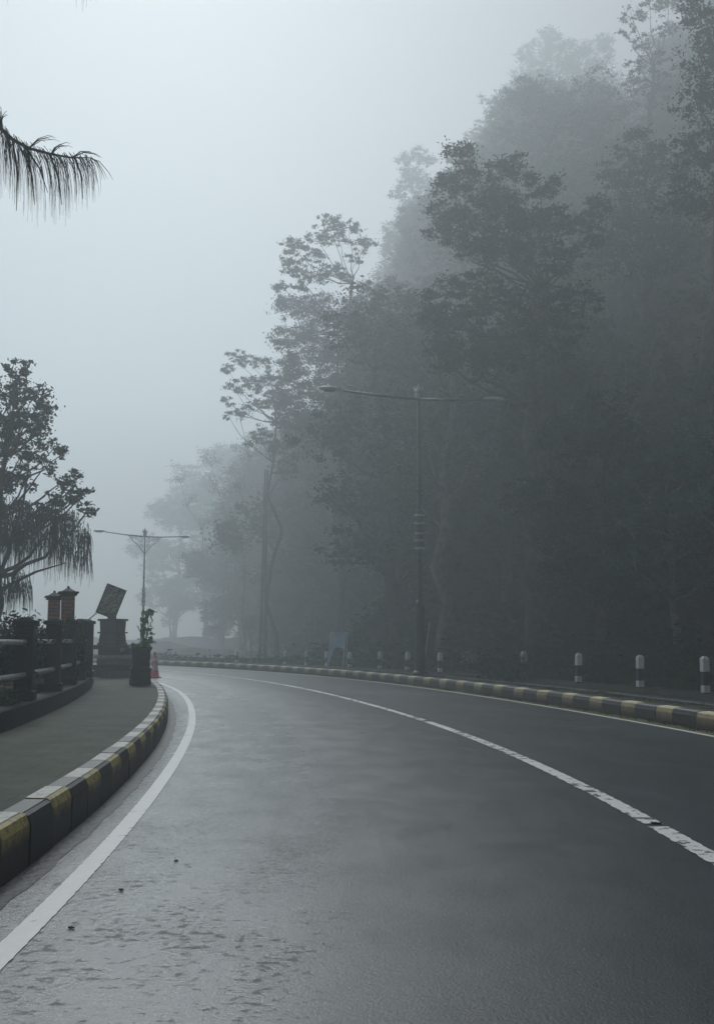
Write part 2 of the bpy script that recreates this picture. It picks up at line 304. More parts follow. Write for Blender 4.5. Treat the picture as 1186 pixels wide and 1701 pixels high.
# ------------------------------------------------------------------ mesh helpers
class MB:
    def __init__(s): s.v, s.f, s.mi, s.uv = [], [], [], []
    def add(s, verts, faces, mi=0, uvs=None):
        o = len(s.v); s.v += [tuple(v) for v in verts]
        for k, f in enumerate(faces):
            s.f.append(tuple(i + o for i in f)); s.mi.append(mi if isinstance(mi, int) else mi[k])
            s.uv += [uvs[i] for i in f] if uvs else [(0, 0)] * len(f)
    def box(s, c, size, rz=0.0, taper=1.0, mi=0, bev=0.0, mat3=None):
        x, y, z = [q / 2 for q in size]
        b = min(bev, x * .9, y * .9, z * .9)
        rings = []
        prof = [(-z, b), (-z + b, 0), (z - b, 0), (z, b)] if b > 0 else [(-z, 0), (z, 0)]
        vs, fs = [], []
        for zz, ins in prof:
            t = 1 + (taper - 1) * (zz + z) / (2 * z)
            X, Y = x * t - ins, y * t - ins
            k = b * .7 if b > 0 else 0
            pts = [(-X + k, -Y), (X - k, -Y), (X, -Y + k), (X, Y - k), (X - k, Y), (-X + k, Y), (-X, Y - k), (-X, -Y + k)] if b > 0 else [(-X, -Y), (X, -Y), (X, Y), (-X, Y)]
            vs += [(px, py, zz) for px, py in pts]
        n = 8 if b > 0 else 4
        for r in range(len(prof) - 1):
            for i in range(n):
                a, bb = r * n + i, r * n + (i + 1) % n; fs.append((a, bb, bb + n, a + n))
        fs.append(tuple(range(n))[::-1]); fs.append(tuple(range((len(prof) - 1) * n, len(prof) * n)))
        m = Matrix.Translation(Vector(c)) @ (mat3.to_4x4() if mat3 else Matrix.Rotation(rz, 4, 'Z'))
        s.add([m @ Vector(v) for v in vs], fs, mi)
    def tube(s, pts, rad, n=8, mi=0, cap=True):
        pts = [Vector(p) for p in pts]; rads = rad if hasattr(rad, '__len__') else [rad] * len(pts)
        up = Vector((0, 0, 1)); vs, fs = [], []; prev = None
        for i, p in enumerate(pts):
            t = (pts[min(i + 1, len(pts) - 1)] - pts[max(i - 1, 0)]).normalized()
            if prev is None:
                a = t.cross(up if abs(t.z) < .9 else Vector((1, 0, 0))).normalized()
            else:
                a = (prev - t * prev.dot(t)).normalized()
            prev = a; b = t.cross(a)
            for k in range(n):
                th = 2 * math.pi * k / n; vs.append(p + (a * math.cos(th) + b * math.sin(th)) * rads[i])
        for i in range(len(pts) - 1):
            for k in range(n):
                q, r_ = i * n + k, i * n + (k + 1) % n; fs.append((q, r_, r_ + n, q + n))
        if cap: fs.append(tuple(range(n))[::-1]); fs.append(tuple(range((len(pts) - 1) * n, len(pts) * n)))
        s.add(vs, fs, mi)
    def lathe(s, c, prof, n=16, mi=0, sq=False, rz=0.0):
        vs, fs = [], []
        for r, z in prof:
            for k in range(n):
                th = 2 * math.pi * (k + (.5 if sq else 0)) / n + rz; vs.append((c[0] + r * math.cos(th), c[1] + r * math.sin(th), c[2] + z))
        for i in range(len(prof) - 1):
            for k in range(n):
                q, r_ = i * n + k, i * n + (k + 1) % n; fs.append((q, r_, r_ + n, q + n))
        fs.append(tuple(range(n))[::-1]); fs.append(tuple(range((len(prof) - 1) * n, len(prof) * n)))
        s.add(vs, fs, mi)
    def build(s, name, mats, parent=None, smooth=False, origin=None):
        me = bpy.data.meshes.new(name)
        v = np.array(s.v, dtype=float)
        if origin is not None: v = v - np.array(origin)
        me.from_pydata([tuple(q) for q in v], [], s.f)
        for m_ in (mats if isinstance(mats, (list, tuple)) else [mats]): me.materials.append(m_)
        me.polygons.foreach_set('material_index', s.mi)
        if any(u != (0, 0) for u in s.uv[:50]):
            ul = me.uv_layers.new(name='UVMap'); ul.data.foreach_set('uv', np.array(s.uv, dtype=float).ravel())
        if smooth: me.polygons.foreach_set('use_smooth', [True] * len(s.f))
        me.update()
        o = bpy.data.objects.new(name, me); COL.objects.link(o)
        if origin is not None and parent is None: o.location = origin
        if parent is not None: o.parent = parent
        return o
def tag(o, label=None, cat=None, group=None, kind=None):
    if label: o['label'] = label
    if cat: o['category'] = cat
    if group: o['group'] = group
    if kind: o['kind'] = kind
    return o
def thing(name, label, cat, loc=(0, 0, 0), rz=0, group=None):
    o = bpy.data.objects.new(name, None); COL.objects.link(o); o.location = loc; o.rotation_euler = (0, 0, rz)
    o.empty_display_size = .1
    return tag(o, label, cat, group)
def dup(root, loc, rz=0, scale=1, label=None, group=None):
    r = root.copy(); COL.objects.link(r); r.location = loc; r.rotation_euler = (0, 0, rz)
    r.scale = (scale,) * 3 if not hasattr(scale, '__len__') else scale
    if label: r['label'] = label
    if group: r['group'] = group
    for ch in list(root.children):
        c = ch.copy(); COL.objects.link(c); c.parent = r
        for g in ch.children:
            d = g.copy(); COL.objects.link(d); d.parent = c
    return r
def strip(name, offs, z, mat_, s0, s1, ds=.5, kind='structure', zs=None, label=None):
    """sheet along the road; offs = list of offset values/functions"""
    m = MB(); ss = np.arange(s0, s1 + 1e-6, ds); n = len(offs); vs, uvs, fs = [], [], []
    for s in ss:
        for j, o in enumerate(offs):
            oo = o(s) if callable(o) else o; zz = z if zs is None else zs[j]
            vs.append(P(s, oo, zz)); uvs.append((oo, s))
    for i in range(len(ss) - 1):
        for j in range(n - 1):
            a = i * n + j; fs.append((a, a + 1, a + n + 1, a + n))
    m.add(vs, fs, 0, uvs); o = m.build(name, mat_, smooth=False)
    if kind: o['kind'] = kind
    return o

# ------------------------------------------------------------------ setting: ground, road, hill
def nonuni(a, b, c, fine, coarse):
    out = [a]; 
    while out[-1] < b:
        d = abs(out[-1] - c); out.append(out[-1] + fine + (coarse - fine) * min(1, max(0, (d - 30) / 80)))
    return out
xs = nonuni(-240, 240, -8, 1.5, 14); ys = nonuni(-60, 300, 35, 1.5, 14)
m = MB(); vs = []
for y in ys:
    for x in xs:
        s, o = SO(x, y); vs.append((x, y, ground_z(s, o, x, y)))
nx = len(xs); fs = [(j * nx + i, j * nx + i + 1, (j + 1) * nx + i + 1, (j + 1) * nx + i) for j in range(len(ys) - 1) for i in range(nx - 1)]
m.add(vs, fs); tag(m.build('ground', M['ground'], smooth=True), kind='structure')

m = MB(); vs = []; ss = np.arange(-12, 150, 1.0); os_ = [8.2] + list(np.arange(8.6, 20, .7)) + list(np.arange(20, 110, 1.8))
for s in ss:
    for o in os_:
        p = P(s, o); vs.append((p.x, p.y, hill_z(s, o, p.x, p.y) if o > 8.3 else .095))
n = len(os_); fs = [(i * n + j, i * n + j + 1, (i + 1) * n + j + 1, (i + 1) * n + j) for i in range(len(ss) - 1) for j in range(n - 1)]
m.add(vs, fs); tag(m.build('hillside', M['hill'], smooth=True), kind='structure')

strip('road', [oLK, lambda s: oLK(s) * .5, 0, lambda s: oR(s) * .5, oRK], 0.0, M['asphalt'], -10, 150, .5)
strip('gutter', [oLK, lambda s: oLK(s) + .13 + .008 * math.sin(s * 5.1) + .006 * math.sin(s * 13)], 0.003, M['gutter'], -6, 60, .1)
# painted lines, the centre one broken where the photograph shows gaps
strip('road_line', [lambda s: oL(s) - .055 + .0015 * math.sin(s * 33) + .002 * math.sin(s * 57), lambda s: oL(s) + .055 + .0015 * math.sin(s * 36) + .002 * math.sin(s * 63)], 0.004, M['line_left'], -6, 80, .05)
strip('road_line', [lambda s: oR(s) - .05, lambda s: oR(s) + .05], 0.004, M['line_right'], -6, 120, .25)
def s_of(px, py):
    g = gnd(px, py); return SO(g.x, g.y)[0]
gaps = [s_of(1090, 1371), s_of(704, 1198), s_of(566, 1157), 40.0, 52.0]
prev = -6.0
for g in gaps + [120.0]:
    gw = .10 if g < 9 else .22
    strip('road_line', [lambda s: -.065 + .004 * math.sin(s * 23) + .004 * math.sin(s * 51 + 1), lambda s: .065 + .004 * math.sin(s * 29) + .004 * math.sin(s * 61)], 0.004, M['line_centre'], prev, g - gw / 2, .04 if g < 17 else .1 if g < 30 else .25); prev = g + gw / 2
# left pavement
ZW = .286
def oPav(s): return oLK(s) - .17 - 1.32
strip('sidewalk', [oPav, lambda s: oLK(s) - .17], ZW - .012, M['paving'], -8, 62, .25)
# right: moss at the kerb's foot, top of the median, pale edging, side lane, verge
strip('moss_strip', [lambda s: oR(s) + .06 + .015 * math.sin(s * 3), lambda s: oRK(s) - .005], .004, M['moss'], -6, 60, .2, kind='structure')
ZK = .2475
strip('median_top', [lambda s: oRK(s) + .19, lambda s: oRK(s) + .75], ZK - .02, M['verge'], -8, 120, .5)
strip('side_lane', [lambda s: oRK(s) + .9, lambda s: 7.05], .006, M['asphalt_dark'], -8, 120, .5)
strip('verge', [7.05, 7.12, 7.9, 8.3], 0, M['verge'], -8, 120, .5, zs=[.0, .11, .12, .10])

def kerb(name, edge, sgn, ztop, wid, block, s0, s1, mats, ratio=.5, rnd=.045):
    """kerb of cast blocks, painted in turn; a joint between each, a seam between coping and face. mats: top a, top b, face a, face b"""
    m = MB(); s = s0; k = 0
    while s < s1:
        bl = block * (2 * ratio if k % 2 == 0 else 2 * (1 - ratio)); g = .006; a, b = s + g, s + bl - g
        jit = random.uniform(-.004, .004); mi = k % 2
        # face profile: out from the carriageway edge (e) and up
        prof = [(0 + .0, 0.0), (.0, ztop - rnd - .02), (.008, ztop - rnd), (.02, ztop - rnd * .35), (rnd, ztop - .003), (rnd + .006, ztop - .012), (rnd + .012, ztop - .002), (wid, ztop), (wid, 0)]
        sub = 3; vs, fs, mis = [], [], []; n = len(prof)
        for i in range(sub + 1):
            q = a + (b - a) * i / sub
            for (e, z) in prof: vs.append(P(q, edge(q) + sgn * (e + jit * (e < wid)), max(z + jit * (z > .05), 0)))
        for i in range(sub):
            for j in range(n - 1):
                f = (i * n + j, i * n + j + 1, (i + 1) * n + j + 1, (i + 1) * n + j)
                fs.append(f if sgn < 0 else f[::-1]); mis.append((2 if j < 5 else 0) + mi)
        fs.append(tuple(range(n))); mis.append(2 + mi); fs.append(tuple(range(sub * n, (sub + 1) * n))[::-1]); mis.append(2 + mi)
        m.add(vs, fs, mis); s += bl; k += 1
    o = m.build(name, mats); o['kind'] = 'structure'; return o
kerb('kerb', oLK, -1, ZW, .17, .56, SO(*gnd(89, 1316, ZW).xy)[0] - .28 - 1.12 * 11, 62, [M['kerb_top_white'], M['kerb_top_black'], M['kerb_yellow'], M['kerb_black']])
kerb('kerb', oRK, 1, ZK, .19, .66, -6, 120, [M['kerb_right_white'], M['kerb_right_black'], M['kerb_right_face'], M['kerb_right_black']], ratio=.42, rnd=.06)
# pale edging at the back of the median
m = MB(); vs = []; ss = np.arange(-8, 120, .5)
for s in ss:
    e = oRK(s) + .75
    for (o, z) in [(0, .0), (0, ZK + .015), (.12, ZK + .015), (.12, .0)]: vs.append(P(s, e + o, z))
fs = [(i * 4 + j, i * 4 + j + 1, (i + 1) * 4 + j + 1, (i + 1) * 4 + j)[::-1] for i in range(len(ss) - 1) for j in range(3)]
m.add(vs, fs); tag(m.build('median_edging', M['stone_grey']), kind='structure')

# ------------------------------------------------------------------ foliage
def quad_mesh(name, C_, A, B, mat_, parent, tri=False):
    """many leaves: centre, half length vector, half width vector -> diamond faces folded along the middle"""
    n = len(C_); V = np.empty((n * 4, 3)); N_ = np.cross(A, B); N_ /= (np.linalg.norm(N_, axis=1, keepdims=True) + 1e-9)
    wl = np.linalg.norm(B, axis=1, keepdims=True)
    V[0::4] = C_ - A; V[1::4] = C_ + B - A * .15 + N_ * wl * .25; V[2::4] = C_ + A; V[3::4] = C_ - B - A * .15 + N_ * wl * .25
    me = bpy.data.meshes.new(name); me.vertices.add(n * 4); me.vertices.foreach_set('co', V.ravel())
    me.loops.add(n * 4); me.loops.foreach_set('vertex_index', np.arange(n * 4, dtype=np.int32))
    me.polygons.add(n); me.polygons.foreach_set('loop_start', np.arange(0, n * 4, 4, dtype=np.int32))
    try: me.polygons.foreach_set('loop_total', np.full(n, 4, dtype=np.int32))
    except Exception: pass
    me.materials.append(mat_); me.update(calc_edges=True); me.validate()
    o = bpy.data.objects.new(name, me); COL.objects.link(o); o.parent = parent; return o
def rdir(n):
    v = RNG.normal(size=(n, 3)); return v / np.linalg.norm(v, axis=1, keepdims=True)
def leaf_cloud(clumps, size, per, sub=14, flat=.7, droop=.0, spread=.26):
    """clumps (x,y,z,r) -> leaves gathered in sub-clusters so that gaps stay open between them"""
    C_, A, B, tips = [], [], [], []
    for (x, y, z, r) in clumps:
        ns = max(6, int(sub * 1.35 * (r / 1.0) ** 1.7)); d = rdir(ns); rr = r * RNG.uniform(.25, 1.0, ns) ** .6
        sc = np.array([x, y, z]) + d * rr[:, None] * np.array([1, 1, flat])
        for q in sc:
            tips.append(((x, y, z), q)); k = int(per * RNG.uniform(.6, 1.4)); sr = spread * RNG.uniform(.7, 1.4) * (.6 + .4 * r)
            dd = rdir(k) * (np.minimum(np.abs(RNG.normal(0, .62, k)), 1.35))[:, None] * sr * np.array([1.35, 1.35, .75])
            C_.append(q + dd); a = rdir(k); a[:, 2] -= droop; a /= np.linalg.norm(a, axis=1, keepdims=True)
            b = np.cross(a, rdir(k)); b /= (np.linalg.norm(b, axis=1, keepdims=True) + 1e-9)
            L_ = size * RNG.uniform(.6, 1.3, k)[:, None]; A.append(a * L_ * .5); B.append(b * L_ * .24)
    return np.concatenate(C_), np.concatenate(A), np.concatenate(B), tips
def limb_pts(a, b, n=6, sag=.0, wig=.08):
    a, b = Vector(a), Vector(b); d = b - a; L_ = d.length; out = []
    for i in range(n + 1):
        t = i / n; p = a + d * t
        # limbs leave the trunk outward and bend upward
        p.z += -sag * L_ * math.sin(math.pi * t)
        if 0 < i < n: p += Vector((random.gauss(0, 1), random.gauss(0, 1), random.gauss(0, .6))) * L_ * wig * .35
        out.append(p)
    return out
def make_tree(name, label, base, clumps, trunk_top, r0=.22, leaf=.2, per=26, sub=14, mleaf='leaf', mbark='bark', group=None, droop=0., flat=.7, forks=None, twigs=True, spread=.26, cat='tree', tpart='trunk'):
    t = thing(name, label, cat, base, 0, group)
    bx, by, bz = base; cl = [(x - bx, y - by, z - bz, r) for x, y, z, r in clumps]
    tt = Vector(trunk_top) - Vector(base); m = MB()
    tp = limb_pts((0, 0, -.5), tt, 9, 0, .035); rads = [r0 * (1.25 if i == 0 else 1) * (1 - .72 * i / 9) for i in range(10)]
    m.tube(tp, rads, 9)
    for (x, y, z, r) in cl:
        c = Vector((x, y, z)); 
        # start lower on the trunk than the clump
        best = min(range(2, 10), key=lambda i: abs(tp[i].z - (z - (c.xy - tp[i].xy).length * .75)))
        st = tp[best]; ln = (c - st).length
        if ln < .3: continue
        rr = min(rads[best] * .6, .035 + ln * .018)
        lp = limb_pts(st, c, 6, .10, .07); m.tube(lp, [rr * (1 - .75 * i / 6) for i in range(7)], 6)
    C_, A, B, tips = leaf_cloud(cl, leaf, per, sub, flat, droop, spread)
    if twigs:
        for c, q in tips[::2]:
            m.tube([Vector(c), Vector((np.array(c) + q) / 2) + Vector((0, 0, -.05)), Vector(q)], [.022, .014, .006], 4, cap=False)
    m.build(tpart, M[mbark], t, smooth=True)
    quad_mesh('crown', C_, A, B, M[mleaf], t)
    return t
def px_clumps(lst, d):
    out = []
    for it in lst:
        px, py, rp = it[:3]; dd = d + (it[3] if len(it) > 3 else random.uniform(-1, 1) * rp / F_PX * d * .9)
        p = at(px, py, dd); out.append((p.x, p.y, p.z, rp / F_PX * dd))
    return out
def floor_z(x, y):
    s, o = SO(x, y); return hill_z(s, o, x, y) if o > HILL_O else (.1 if o > 7 else ground_z(s, o, x, y))
def px_tree(name, label, bpx, d, lst, top, grow=1.12, **k):
    lst = [(q[0], q[1], q[2] * grow) for q in lst]
    b = at(bpx, 1067, d); z = floor_z(b.x, b.y); tp = at(top[0], top[1], d)
    return make_tree(name, label, (b.x, b.y, z), px_clumps(lst, d), tp, **k)

GH = 'trees on the misty hillside'
# the trees that draw the skyline, from the road's bend up to the right
px_tree('forest_tree', 'airy umbrella-crowned tree whose bare forked limbs show against the white sky above the lamp arm', 560, 66,
        [(545, 372, 24), (580, 378, 22), (528, 395, 22), (562, 395, 20), (603, 408, 22), (490, 412, 26), (520, 425, 22), (478, 430, 18), (490, 448, 22), (530, 455, 26), (560, 450, 20), (470, 478, 16), (500, 470, 22), (590, 430, 16), (575, 460, 12)],
        (585, 470), r0=.26, leaf=0.177, per=38, sub=17, flat=.55, spread=.2)
px_tree('forest_tree', 'broad leafy tree forming the shoulder of the wood just below the umbrella-crowned tree', 560, 70,
        [(480, 510, 30), (530, 520, 42), (590, 520, 40), (620, 560, 44), (475, 560, 26), (520, 580, 50), (480, 610, 30), (580, 610, 55), (540, 650, 45), (490, 660, 34), (640, 480, 30), (600, 660, 50), (500, 700, 40), (560, 720, 50)],
        (560, 600), r0=.3, leaf=0.177, per=64, sub=16, spread=.32)
px_tree('forest_tree', 'slender roadside tree leaning out left over the bend with loose clumps on its tip', 455, 72,
        [(390, 592, 16), (378, 615, 14), (415, 600, 18), (440, 605, 18), (385, 640, 16), (410, 640, 22), (440, 640, 24), (378, 668, 14), (395, 685, 14), (425, 670, 20), (455, 665, 22), (432, 720, 20), (450, 740, 16), (420, 735, 12), (380, 690, 10), (460, 625, 22), (470, 660, 26), (480, 700, 28), (465, 740, 24), (490, 630, 24), (500, 740, 30), (475, 780, 24)],
        (452, 640), r0=.17, leaf=0.163, per=41, sub=17, spread=.2)
px_tree('forest_tree', 'big dark spreading tree with crooked limbs leaning left over the lamp post', 900, 38,
        [(765, 260, 24), (790, 300, 34), (745, 310, 26), (740, 350, 28), (725, 380, 18), (790, 360, 40), (760, 400, 26), (830, 330, 36), (840, 390, 40), (800, 420, 30), (870, 360, 34), (880, 420, 36), (930, 370, 34), (930, 430, 30), (975, 390, 30), (850, 280, 26), (900, 310, 28), (990, 350, 24)],
        (905, 480), r0=.32, leaf=0.136, per=57, sub=26, flat=.75, grow=1.3, spread=.28, mbark='bark')
px_tree('forest_tree', 'tree with layered drooping boughs halfway up the dark slope right of the lamp post', 880, 36,
        [(740, 490, 30), (790, 480, 36), (720, 530, 34), (830, 500, 40), (770, 540, 46), (880, 520, 50), (850, 570, 50), (920, 560, 46), (800, 600, 50), (950, 500, 40), (730, 590, 36)],
        (880, 540), r0=.3, leaf=0.136, per=53, sub=24, flat=.7, grow=1.25, spread=.28)
px_tree('forest_tree', 'pale fogged tree top poking up left of the big spreading tree', 690, 112,
        [(675, 262, 16), (695, 255, 16), (710, 270, 16), (680, 290, 22), (700, 310, 28), (665, 320, 18), (690, 350, 34), (670, 390, 34), (650, 410, 24), (710, 380, 34), (660, 450, 34)],
        (690, 330), r0=.3, leaf=0.231, per=49, sub=13, spread=.3)
px_tree('forest_tree', 'thin feathery tree with wispy upright twigs left of the tallest faded crown', 815, 95,
        [(800, 165, 10), (815, 185, 14), (800, 210, 16), (825, 215, 18), (810, 245, 20), (835, 250, 22), (860, 225, 18), (780, 225, 12)],
        (815, 210), r0=.22, leaf=0.190, per=30, sub=12, spread=.24)
px_tree('forest_tree', 'tallest faded crown on the ridge, rounded and grey in the fog', 905, 112,
        [(905, 60, 18), (925, 75, 24), (880, 90, 24), (950, 90, 30), (915, 110, 36), (870, 130, 26), (960, 130, 40), (900, 160, 44), (865, 175, 26), (990, 90, 28), (940, 190, 50), (1000, 150, 40), (880, 220, 44), (1010, 220, 50), (960, 250, 50), (1000, 70, 18)],
        (920, 150), r0=.36, leaf=0.258, per=49, sub=11, spread=.36)
px_tree('forest_tree', 'tall lacy tree at the top right with white sky showing through its leaves', 1085, 60,
        [(1050, 30, 22), (1080, 15, 24), (1040, 60, 16), (1065, 70, 18), (1105, 50, 20), (1095, 95, 18), (1060, 110, 20), (1085, 130, 20), (1115, 120, 14), (1045, 145, 26), (1075, 160, 26), (1110, 5, 22), (1115, 150, 18)],
        (1085, 110), r0=.28, leaf=0.163, per=34, sub=15, spread=.2)
px_tree('forest_tree', 'dark tree filling the upper right corner of the photo', 1200, 36,
        [(1150, 10, 40), (1190, 40, 50), (1160, 90, 44), (1200, 140, 60), (1155, 170, 44), (1190, 230, 60), (1150, 250, 44), (1190, 320, 66), (1140, 330, 50), (1240, 80, 60), (1240, 240, 60), (1150, -40, 50)],
        (1200, 120), r0=.34, leaf=0.136, per=57, sub=15, spread=.3)
px_tree('forest_tree', 'olive rounded tree in the middle of the slope below the upper right corner', 1080, 44,
        [(1060, 250, 40), (1100, 280, 50), (1040, 320, 50), (1090, 350, 60), (1030, 390, 50), (1120, 400, 60), (1070, 430, 60), (1000, 430, 40), (1010, 280, 24)],
        (1080, 330), r0=.32, leaf=0.163, per=60, sub=14, spread=.34, mleaf='leaf_olive')

# further kinds, built once each and repeated over the slope
def proto(h, cr, n, seed, mleaf, mbark, label, leaf=.165, per=26, bare=.35, flat=.7, spread=.3, sub=12):
    random.seed(seed); cl = []
    for i in range(n):
        z = h * random.uniform(bare, 1.0); t = (z / h - bare) / (1 - bare)
        rad = cr * math.sin(math.pi * min(1, .18 + .80 * t)) ** .7 * random.uniform(.3, 1.0); a = random.uniform(0, 6.28)
        cl.append((rad * math.cos(a), rad * math.sin(a), z, random.uniform(.22, .38) * cr + .3))
    return make_tree('forest_tree', label, (0, 0, 0), cl, (random.gauss(0, .3), random.gauss(0, .3), h * .88), r0=.02 * h, leaf=leaf, per=per, mleaf=mleaf, mbark=mbark, group=GH, flat=flat, spread=spread, sub=sub)
LBL = ['dark round-crowned tree in the dense wood on the misty slope', 'loose pale-green tree in the dense wood on the misty slope', 'narrow tall tree in the dense wood on the misty slope', 'low broad olive tree in the dense wood on the misty slope', 'thin bare-stemmed tree with a high crown in the dense wood on the misty slope']
PR = [proto(13, 3.6, 30, 1, 'leaf', 'bark', LBL[0], per=54, bare=.25),
      proto(12, 3.4, 26, 2, 'leaf_light', 'bark_pale', LBL[1], per=42, bare=.3),
      proto(15, 2.4, 28, 3, 'leaf', 'bark', LBL[2], per=48, bare=.25),
      proto(9, 3.8, 28, 4, 'leaf_olive', 'bark', LBL[3], per=54, bare=.2, flat=.6),
      proto(14, 2.8, 20, 5, 'leaf_light', 'bark_pale', LBL[4], per=40, bare=.5)]
random.seed(21)
spots = []
def try_spot(s, o, k, sc, mind=2.2):
    p = P(s, o); 
    for q in spots:
        if (q[0] - p.x) ** 2 + (q[1] - p.y) ** 2 < mind ** 2: return False
    spots.append((p.x, p.y, hill_z(s, o, p.x, p.y) - .3, k, sc)); return True
def visible_cap(x, y):      # highest treetop that keeps the skyline of the photograph
    px = 593 + F_PX * x / y
    sky_y = np.interp(px, [150, 230, 300, 372, 400, 450, 480, 620, 640, 700, 715, 800, 860, 900, 1000, 1040, 1120, 1150, 1200], [960, 850, 775, 720, 690, 560, 510, 500, 430, 330, 330, 260, 175, 120, 130, 220, 210, 60, -80])
    r_ = ray(px, sky_y); return CAM_H + r_.z / r_.y * y
tries = 0
while len(spots) < 165 and tries < 20000:
    tries += 1
    s = random.uniform(14, 95); o = HILL_O + (random.uniform(0, 1) ** 1.25) * 62 + 1.0
    p = P(s, o)
    if p.y < 8 or p.y > 135 or not (-.3 < p.x / p.y < .50): continue
    px = 593 + F_PX * p.x / p.y
    if s > 44 and px < 640: continue
    k = random.choice([0, 0, 1, 2, 2, 3, 4]); h = [13, 12, 15, 9, 14][k]
    base = hill_z(s, o, p.x, p.y); cap = visible_cap(p.x, p.y)
    lim = np.interp(p.y, [20, 40, 48, 62, 75], [640, 560, 430, 260, -200]); rr_ = ray(px, lim)
    cap = min(cap, CAM_H + rr_.z / rr_.y * p.y) - base
    sc = random.uniform(.75, 1.3)
    if s < 32 and o < 12: sc *= .5
    if cap < h * .22: continue
    sc = min(sc, cap / h / 1.02)
    try_spot(s, o, k, sc, 1.7 + 1.5 * sc)
# a thin row of trees far beyond the bend, almost dissolved
FAR = [(290, 212, 1.2, 818), (342, 187, 1.2, 796), (365, 200, 1.5, 751), (402, 136, 1.2, 800), (425, 156, 1.6, 730), (440, 125, 1.3, 775), (462, 138, 1.5, 740), (484, 116, 1.3, 780), (505, 125, 1.5, 710), (528, 96, 1.3, 760), (550, 105, 1.3, 700), (452, 112, 0.8, 900), (490, 103, 1.0, 880), (520, 84, 1.0, 860), (285, 187, 0.7, 963), (372, 147, 0.7, 936), (410, 120, 0.6, 960), (470, 94, 0.6, 960), (510, 87, 0.8, 930), (640, 120, 1, 450), (665, 104, 1, 500), (620, 112, 1, 560), (590, 100, 1, 620), (700, 96, 1, 430), (545, 84, 1, 830), (575, 80, 1, 800), (610, 78, 1, 780), (645, 74, 1, 760), (500, 96, 1, 850), (590, 88, 1, 700), (535, 92, 1, 720)]
for i, (px, d_, sc_, ty) in enumerate(FAR):
    p = at(px, 1067, d_); z = floor_z(p.x, p.y) - .3; k = [0, 2, 1, 0, 4, 3][i % 6] if sc_ != 3 else 3; h = [13, 12, 15, 9, 14][k]
    spots.append((p.x, p.y, z, k, (at(px, ty, d_).z - z) / h))
first = set()
for (x, y, z, k, sc) in spots:
    rz = random.uniform(0, 6.28); s3 = (sc * random.uniform(.9, 1.15), sc * random.uniform(.9, 1.15), sc)
    if k not in first:
        first.add(k); PR[k].location = (x, y, z); PR[k].rotation_euler = (0, 0, rz); PR[k].scale = s3
    else: dup(PR[k], (x, y, z), rz, s3)
LM = [(225, 'left of the far lamp'), (300, 'right of the far lamp'), (380, 'beyond the far bend'), (430, 'left of the twin bare trunk'), (480, 'right of the twin bare trunk'), (540, 'left of the blue sign'), (600, 'above the blue sign'), (660, 'left of the near lamp post'), (720, 'behind the near lamp post'), (800, 'right of the near lamp post'), (905, 'above the fourth bollard'), (1000, 'above the third bollard'), (1100, 'above the second bollard'), (1300, 'above the nearest bollard')]
KD = {0: 'dark round-crowned tree', 1: 'loose pale-green tree', 2: 'narrow tall tree', 3: 'low broad olive tree', 4: 'bare-stemmed high-crowned tree'}
for o in list(COL.objects):
    if o.get('group') == GH:
        k = LBL.index(o['label']) if o['label'] in LBL else 0; q = o.location; px = 593 + F_PX * q.x / max(q.y, 1); lm = next((t_ for x_, t_ in LM if px < x_), LM[-1][1])
        hh = 'at the foot of the slope' if q.z < 3 else 'low on the slope' if q.z < 10 else 'halfway up' if q.z < 20 else 'high on the slope'
        if q.y > 75: hh = 'deep in fog'
        o['label'] = KD[k] + ' ' + lm + ', ' + hh + (', nearer' if q.y < 34 else '')
for k in range(5):
    if k not in first: bpy.data.objects.remove(PR[k])

# faded wispy saplings at the bend
random.seed(5)
for i, (bp, tp_, d, lab) in enumerate([((470, 1050), (352, 775), 98, 'thin bare leaning sapling, faintest and farthest left at the bend'),
                            ((410, 1000), (400, 700), 88, 'thin bare upright sapling with drooping twigs under the leaning roadside tree'),
                            ((440, 1040), (300, 800), 110, 'ghostly bent sapling behind the far lamp, nearly lost in fog')]):
    b = at(bp[0], 1067, d); b.z = floor_z(b.x, b.y); t = thing('sapling', lab, 'sapling', b, 0); m = MB()
    T = at(tp_[0], tp_[1], d) - b; main = limb_pts((0, 0, -.2), T, 8, .05, .06); m.tube(main, [.09 * (1 - .09 * j) for j in range(9)], 6); C_, A, B = [], [], []
    for j in range(3, 9):
        for _ in range(4):
            a = random.uniform(0, 6.28); L_ = random.uniform(.8, 2.2); e = main[j] + Vector((math.cos(a) * L_ * .6, math.sin(a) * L_ * .6, L_ * random.uniform(.2, .9)))
            q = limb_pts(main[j], e, 4, -.08, .06); m.tube(q, [.03, .025, .018, .012, .006], 4, cap=False)
            for p_ in q[2:]:
                k = 14; C_.append(np.array(p_) + RNG.normal(size=(k, 3)) * .28); aa = rdir(k); A.append(aa * .11); bb = np.cross(aa, rdir(k)); B.append(bb * .04)
    m.build('trunk', M['bark_pale'], t, smooth=True); quad_mesh('crown', np.concatenate(C_), np.concatenate(A), np.concatenate(B), M['leaf_light'], t)

# twin dark trunks at the bend
tw = thing('bare_tree', 'pair-stemmed dark bare trunk rising behind the kerb at the bend', 'tree', (0, 0, 0))
d = 74; b = at(436, 1067, d); z = floor_z(b.x, b.y); tw.location = (b.x, b.y, z); m = MB()
for px0, px1, r_ in ((431, 438, .10), (440, 442, .12)):
    m.tube([at(px0, 1100, d) - Vector((b.x, b.y, z)), at((px0 + px1) / 2 + 1, 1000, d) - Vector((b.x, b.y, z)), at(px1, 900, d) - Vector((b.x, b.y, z)), at(px1 + 3, 780, d) - Vector((b.x, b.y, z))], [r_ * 1.2, r_, r_ * .85, r_ * .5], 8)
m.build('trunk', M['bark'], tw, smooth=True)

